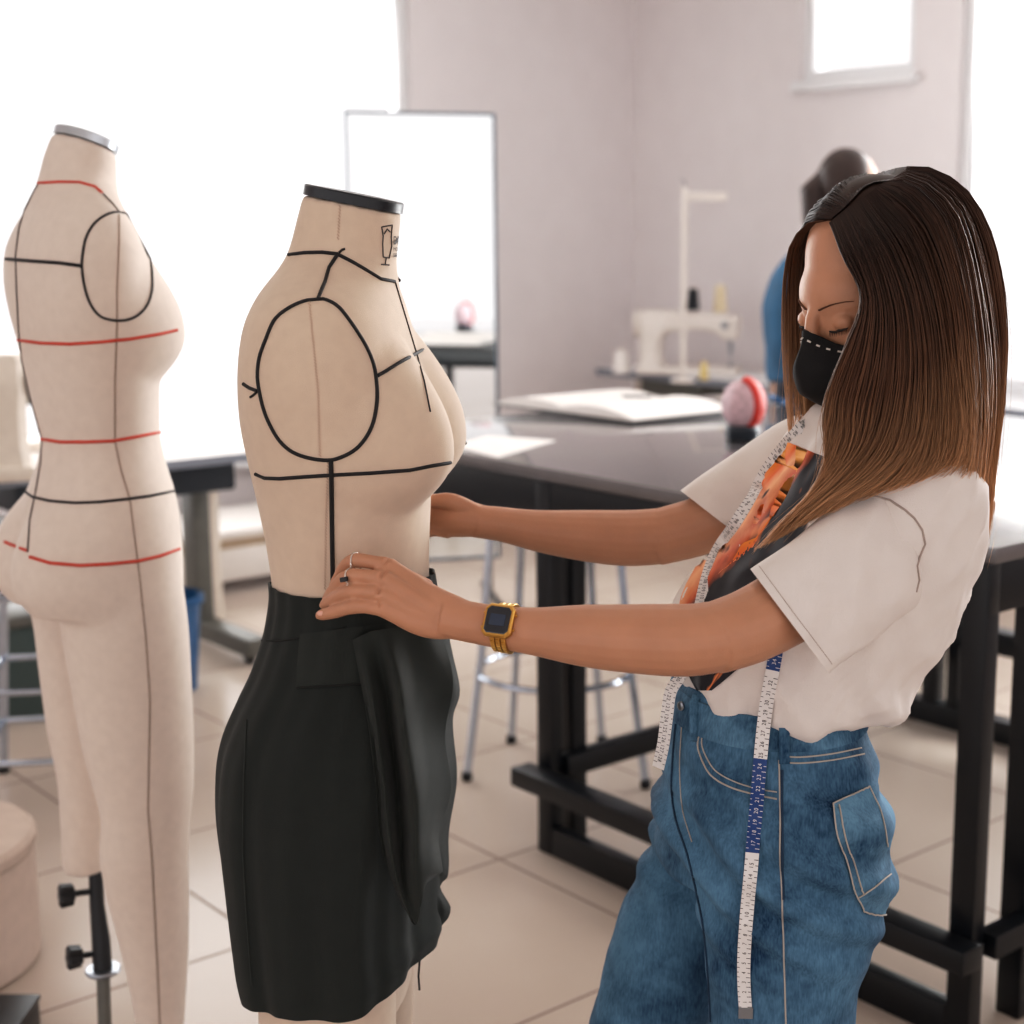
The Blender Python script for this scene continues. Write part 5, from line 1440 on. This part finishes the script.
# arc length and a width direction that keeps the tape flat on the body
TW = .0152
sarc = [0]
for i in range(1, len(path)): sarc.append(sarc[-1] + (path[i] - path[i - 1]).length)
wd = []; prev = None
for i, p in enumerate(path):
    t = (path[min(len(path) - 1, i + 1)] - path[max(0, i - 1)]).normalized()
    nr = BALL.find_nearest(p); nn = (p - nr[0]); nn = nr[1] if nn.length < 1e-5 else nn.normalized()
    if nn.dot(CAM - p) < 0 and nn.dot(nr[1]) < 0: nn = -nn
    nn = (nn * .5 + (CAM - p).normalized() * .9).normalized()
    w_ = t.cross(nn).normalized()
    if prev and w_.dot(prev) < 0: w_ = -w_
    prev = w_ if prev is None else (prev * .7 + w_ * .3).normalized(); wd.append(prev)
def at_s(s):
    s = max(0, min(sarc[-1] - 1e-6, s))
    lo = 0; hi = len(sarc) - 1
    while hi - lo > 1:
        m_ = (lo + hi) // 2
        if sarc[m_] <= s: lo = m_
        else: hi = m_
    f_ = (s - sarc[lo]) / max(1e-9, sarc[hi] - sarc[lo])
    p = path[lo].lerp(path[hi], f_); w_ = wd[lo].lerp(wd[hi], f_).normalized(); t = (path[hi] - path[lo]).normalized()
    n_ = w_.cross(t)
    if n_.dot(CAM - p) < 0: n_ = -n_
    return p, w_, n_
def ribbon(name, s0, s1, m):
    k = max(2, int((s1 - s0) / .006)); rings = []
    for i in range(k + 1):
        p, w_, n_ = at_s(s0 + (s1 - s0) * i / k)
        rings.append([p - w_ * TW / 2, p + w_ * TW / 2, p + w_ * TW / 2 - n_ * .0006, p - w_ * TW / 2 - n_ * .0006])
    mb = MB(); mb.rings(rings); return mb.build(name, m, tm, world=True, sharp=30)
def s_of(px):
    i = min(range(len(near_px)), key=lambda k: abs(near_px[k][1] - px)); return sarc[len(near) - 1 - i]
sb = [0, s_of(850), s_of(760), s_of(668), s_of(636)]
GL = {}
def glyph(ch):
    if ch not in GL:
        cu = bpy.data.curves.new('t', 'FONT'); cu.body = ch; cu.size = 1; o = bpy.data.objects.new('t', cu); COL.objects.link(o)
        dg = bpy.context.evaluated_depsgraph_get(); me = bpy.data.meshes.new_from_object(o.evaluated_get(dg)); bpy.data.objects.remove(o)
        GL[ch] = ([v.co.copy() for v in me.vertices], [tuple(p.vertices) for p in me.polygons]); bpy.data.meshes.remove(me)
    return GL[ch]
def section(s0, s1, blue):
    o = ribbon('tape_section', s0, s1, M['tapeblue' if blue else 'tapewhite']); o['label'] = 'blue stretch of the tape' if blue else 'white stretch of the tape'
    tk, nm = MB(), MB()
    for i in range(int(sarc[-1] / .00625)):
        s = .010 + i * .00625
        if not s0 + .003 < s < s1 - .003 or sb[4] + .05 < s < sb[4] + .35: continue
        p, w_, n_ = at_s(s); t_ = (at_s(s + .002)[0] - at_s(s - .002)[0]).normalized()
        lnn = .0048 if i % 2 == 0 else .003
        e_ = n_ * .0004; g = t_ * .00038
        for sd_ in (1, -1):
            a_ = p + w_ * sd_ * TW * .49 + e_; b_ = a_ - w_ * sd_ * lnn * (1 if sd_ == 1 else .6)
            tk.add([a_ - g, a_ + g, b_ + g, b_ - g], [(0, 1, 2, 3)])
        if i % 2 == 1:
            sg = -1 if w_.cross(t_).dot(n_) > 0 else 1; h_ = .0066; txt = str((i + 1) // 2)
            for ci, ch in enumerate(txt):
                vs, fs = glyph(ch); off = (ci - (len(txt) - 1) / 2) * .60 - .28
                nm.add([p + t_ * ((v.x + off) * h_ * .9) + w_ * (sg * (v.y - .35) * h_) + n_ * .0005 for v in vs], fs)
    mm = M['tapewhite' if blue else 'tapeink']
    if tk.v: tk.build('graduations', mm, o, world=True, smooth=False)
    if nm.v: nm.build('numerals', mm, o, world=True, smooth=False)
section(sb[0] + .006, sb[1], False); section(sb[1], sb[2], True); section(sb[2], sb[3], False); section(sb[3], sb[4] + .06, True); section(sb[4] + .06, sarc[-1], False)
p0, w0, n0 = at_s(0.003); mb = MB(); mb.rings([[p0 + w0 * a * TW * .54 + V((0, 0, dz)) + n0 * e for a, e in ((-1, .001), (1, .001), (1, -.001), (-1, -.001))] for dz in (-.007, .006)]); mb.build('metal_end', M['steel'], tm, world=True, sharp=30)
# ================================================================ second person, standing beyond the table
M['denimjacket'] = mat('denim_jacket', (40, 86, 118), .85, var=.18, scale=14, bump=.3, bscale=300)
M['darkhair'] = mat('dark_brown_hair', (52, 36, 32), .5, var=.3, scale=60, stretch=(1, 1, .1))
M['trouser'] = mat('dark_trousers', (40, 42, 52), .85)
D3 = 5.45
c3 = P(806, 420, D3)
p2 = E('person', 'person with dark tied hair in a blue denim jacket, standing beyond the table', 'person', V((c3.x, D3, 0)))
b3 = MB(); X0 = c3.x
def at3(px, z, dy=0): return V(((px - CX) / FPX * D3 * 1.0, D3 + dy, z))
zh = 1.66
hd = V((X0 + .135, D3, zh))
b3.ball(hd, (.098, .078, .112), 24, 16); b3.ball(hd + V((.045, 0, -.06)), (.055, .055, .065), 20, 12)
b3.tube([hd + V((.105, 0, -.01)), hd + V((.118, 0, -.035))], [.010, .013], 8)
b3.tube([hd + V((-.005, 0, -.06)), V((X0 + .075, D3, 1.50)), V((X0 + .05, D3, 1.42))], [.05, .052, .07], 16)
b3.tube([V((X0 + .05, D3, 1.42)), V((X0 + .0, D3, 1.25)), V((X0 - .01, D3, 1.05)), V((X0 + .0, D3, .92))], [.10, .12, .11, .13], 20, flat=1.0)
for s in (-1, 1):
    b3.tube(spline([(X0 + .0, D3 + s * .09, .92), (X0 + .02, D3 + s * .10, .48), (X0 - .01, D3 + s * .11, .09)], 14), [.085, .08, .075, .07, .062, .058, .055, .052, .05, .048, .045, .042, .04, .038], 16)
    b3.tube([(X0 - .05, D3 + s * .11, .045), (X0 + .17, D3 + s * .12, .035)], [.042, .03], 12)
    b3.tube(spline([(X0 + .04, D3 + s * .17, 1.38), (X0 + .02, D3 + s * .21, 1.2), (X0 + .10, D3 + s * .2, 1.08), (X0 + .28, D3 + s * .13, 1.02)], 12), [.05, .048, .045, .042, .04, .038, .035, .032, .03, .027, .025, .024], 12)
    for k in range(4): b3.tube([(X0 + .28, D3 + s * .13 + (k - 1.5) * .017, 1.02), (X0 + .33, D3 + s * .12 + (k - 1.5) * .019, 1.005), (X0 + .355, D3 + s * .115 + (k - 1.5) * .019, .985)], [.011, .0095, .007], 8)
    b3.tube([(X0 + .28, D3 + s * .11, 1.02), (X0 + .315, D3 + s * .075, 1.01)], [.012, .008], 8)
bm3 = fuse(b3, .008, 4, 'person_body'); link_mesh('body', bm3, M['skin'], p2, True, True, None)
j3 = MB()
rg = []
for z, fx, a_, b_ in ((.99, -.005, .135, .175), (1.10, -.015, .135, .178), (1.22, -.02, .142, .188), (1.34, .0, .142, .200), (1.42, .03, .12, .165), (1.47, .06, .082, .095), (1.505, .07, .066, .070)):
    rg.append([V((X0 + fx + a_ * math.cos(t), D3 + b_ * math.sin(t), z + .01 * math.cos(t))) for t in [2 * math.pi * k / 40 for k in range(40)]])
rg = [[V(q) for q in zip(*[iter([c for c in row])] * 3)] for row in [sum([list(spline([tuple(rg[i][k]) for i in range(len(rg))], 30)[m_]) for k in range(40)], []) for m_ in range(30)]]
j3.rings(rg)
for s in (-1, 1):
    j3.tube(spline([(X0 + .04, D3 + s * .165, 1.39), (X0 + .015, D3 + s * .215, 1.2), (X0 + .10, D3 + s * .2, 1.08), (X0 + .25, D3 + s * .14, 1.025)], 20), [.072 - .0015 * i for i in range(20)], 16)
jm = fuse(j3, .009, 3, 'jacket'); wrinkle(jm, .006, lambda c: noise.noise(c * 14)); link_mesh('denim_jacket', jm, M['denimjacket'], p2, True, True, None)
for s in (-1, 1):
    sh = MB(); sh.tube([(X0 - .075, D3 + s * .11, .05), (X0 + .06, D3 + s * .115, .048), (X0 + .15, D3 + s * .12, .04), (X0 + .205, D3 + s * .12, .034)], [.047, .05, .045, .032], 16)
    sh.build('shoe', M['dark'], p2, world=True)
t3 = MB()
for s in (-1, 1):
    t3.tube(spline([(X0 + .0, D3 + s * .085, .99), (X0 + .0, D3 + s * .095, .85), (X0 + .02, D3 + s * .10, .48), (X0 - .01, D3 + s * .11, .07)], 16), [.125, .122, .118, .11, .1, .095, .09, .088, .085, .08, .075, .07, .068, .065, .062, .06], 18)
link_mesh('trousers', fuse(t3, .01, 3, 'trousers'), M['trouser'], p2, True, True, None)
h3 = MB(); h3.ball(hd + V((-.018, 0, .016)), (.100, .088, .112), 28, 18)
h3.tube([hd + V((-.09, 0, .03)), hd + V((-.135, 0, -.02)), hd + V((-.13, 0, -.12)), hd + V((-.11, .01, -.22))], [.03, .042, .036, .012], 14)
link_mesh('hair', fuse(h3, .008, 3, 'hair'), M['darkhair'], p2, True, True, None)

# ---------------------------------------------------------------- flap of the skirt's wrap, lying on the hip
patch('flap', BS, [(301, 634), (299, 655), (298, 672), (297, 688)], [(392, 622), (400, 645), (405, 665), (408, 681)], M['skirt2'], skx, 26, 26, .0022, 1.68)
seam('flap_edge', [(298, 688), (330, 686), (365, 684), (408, 681)], .0014, M['skseam'], skx, BS, .0022)
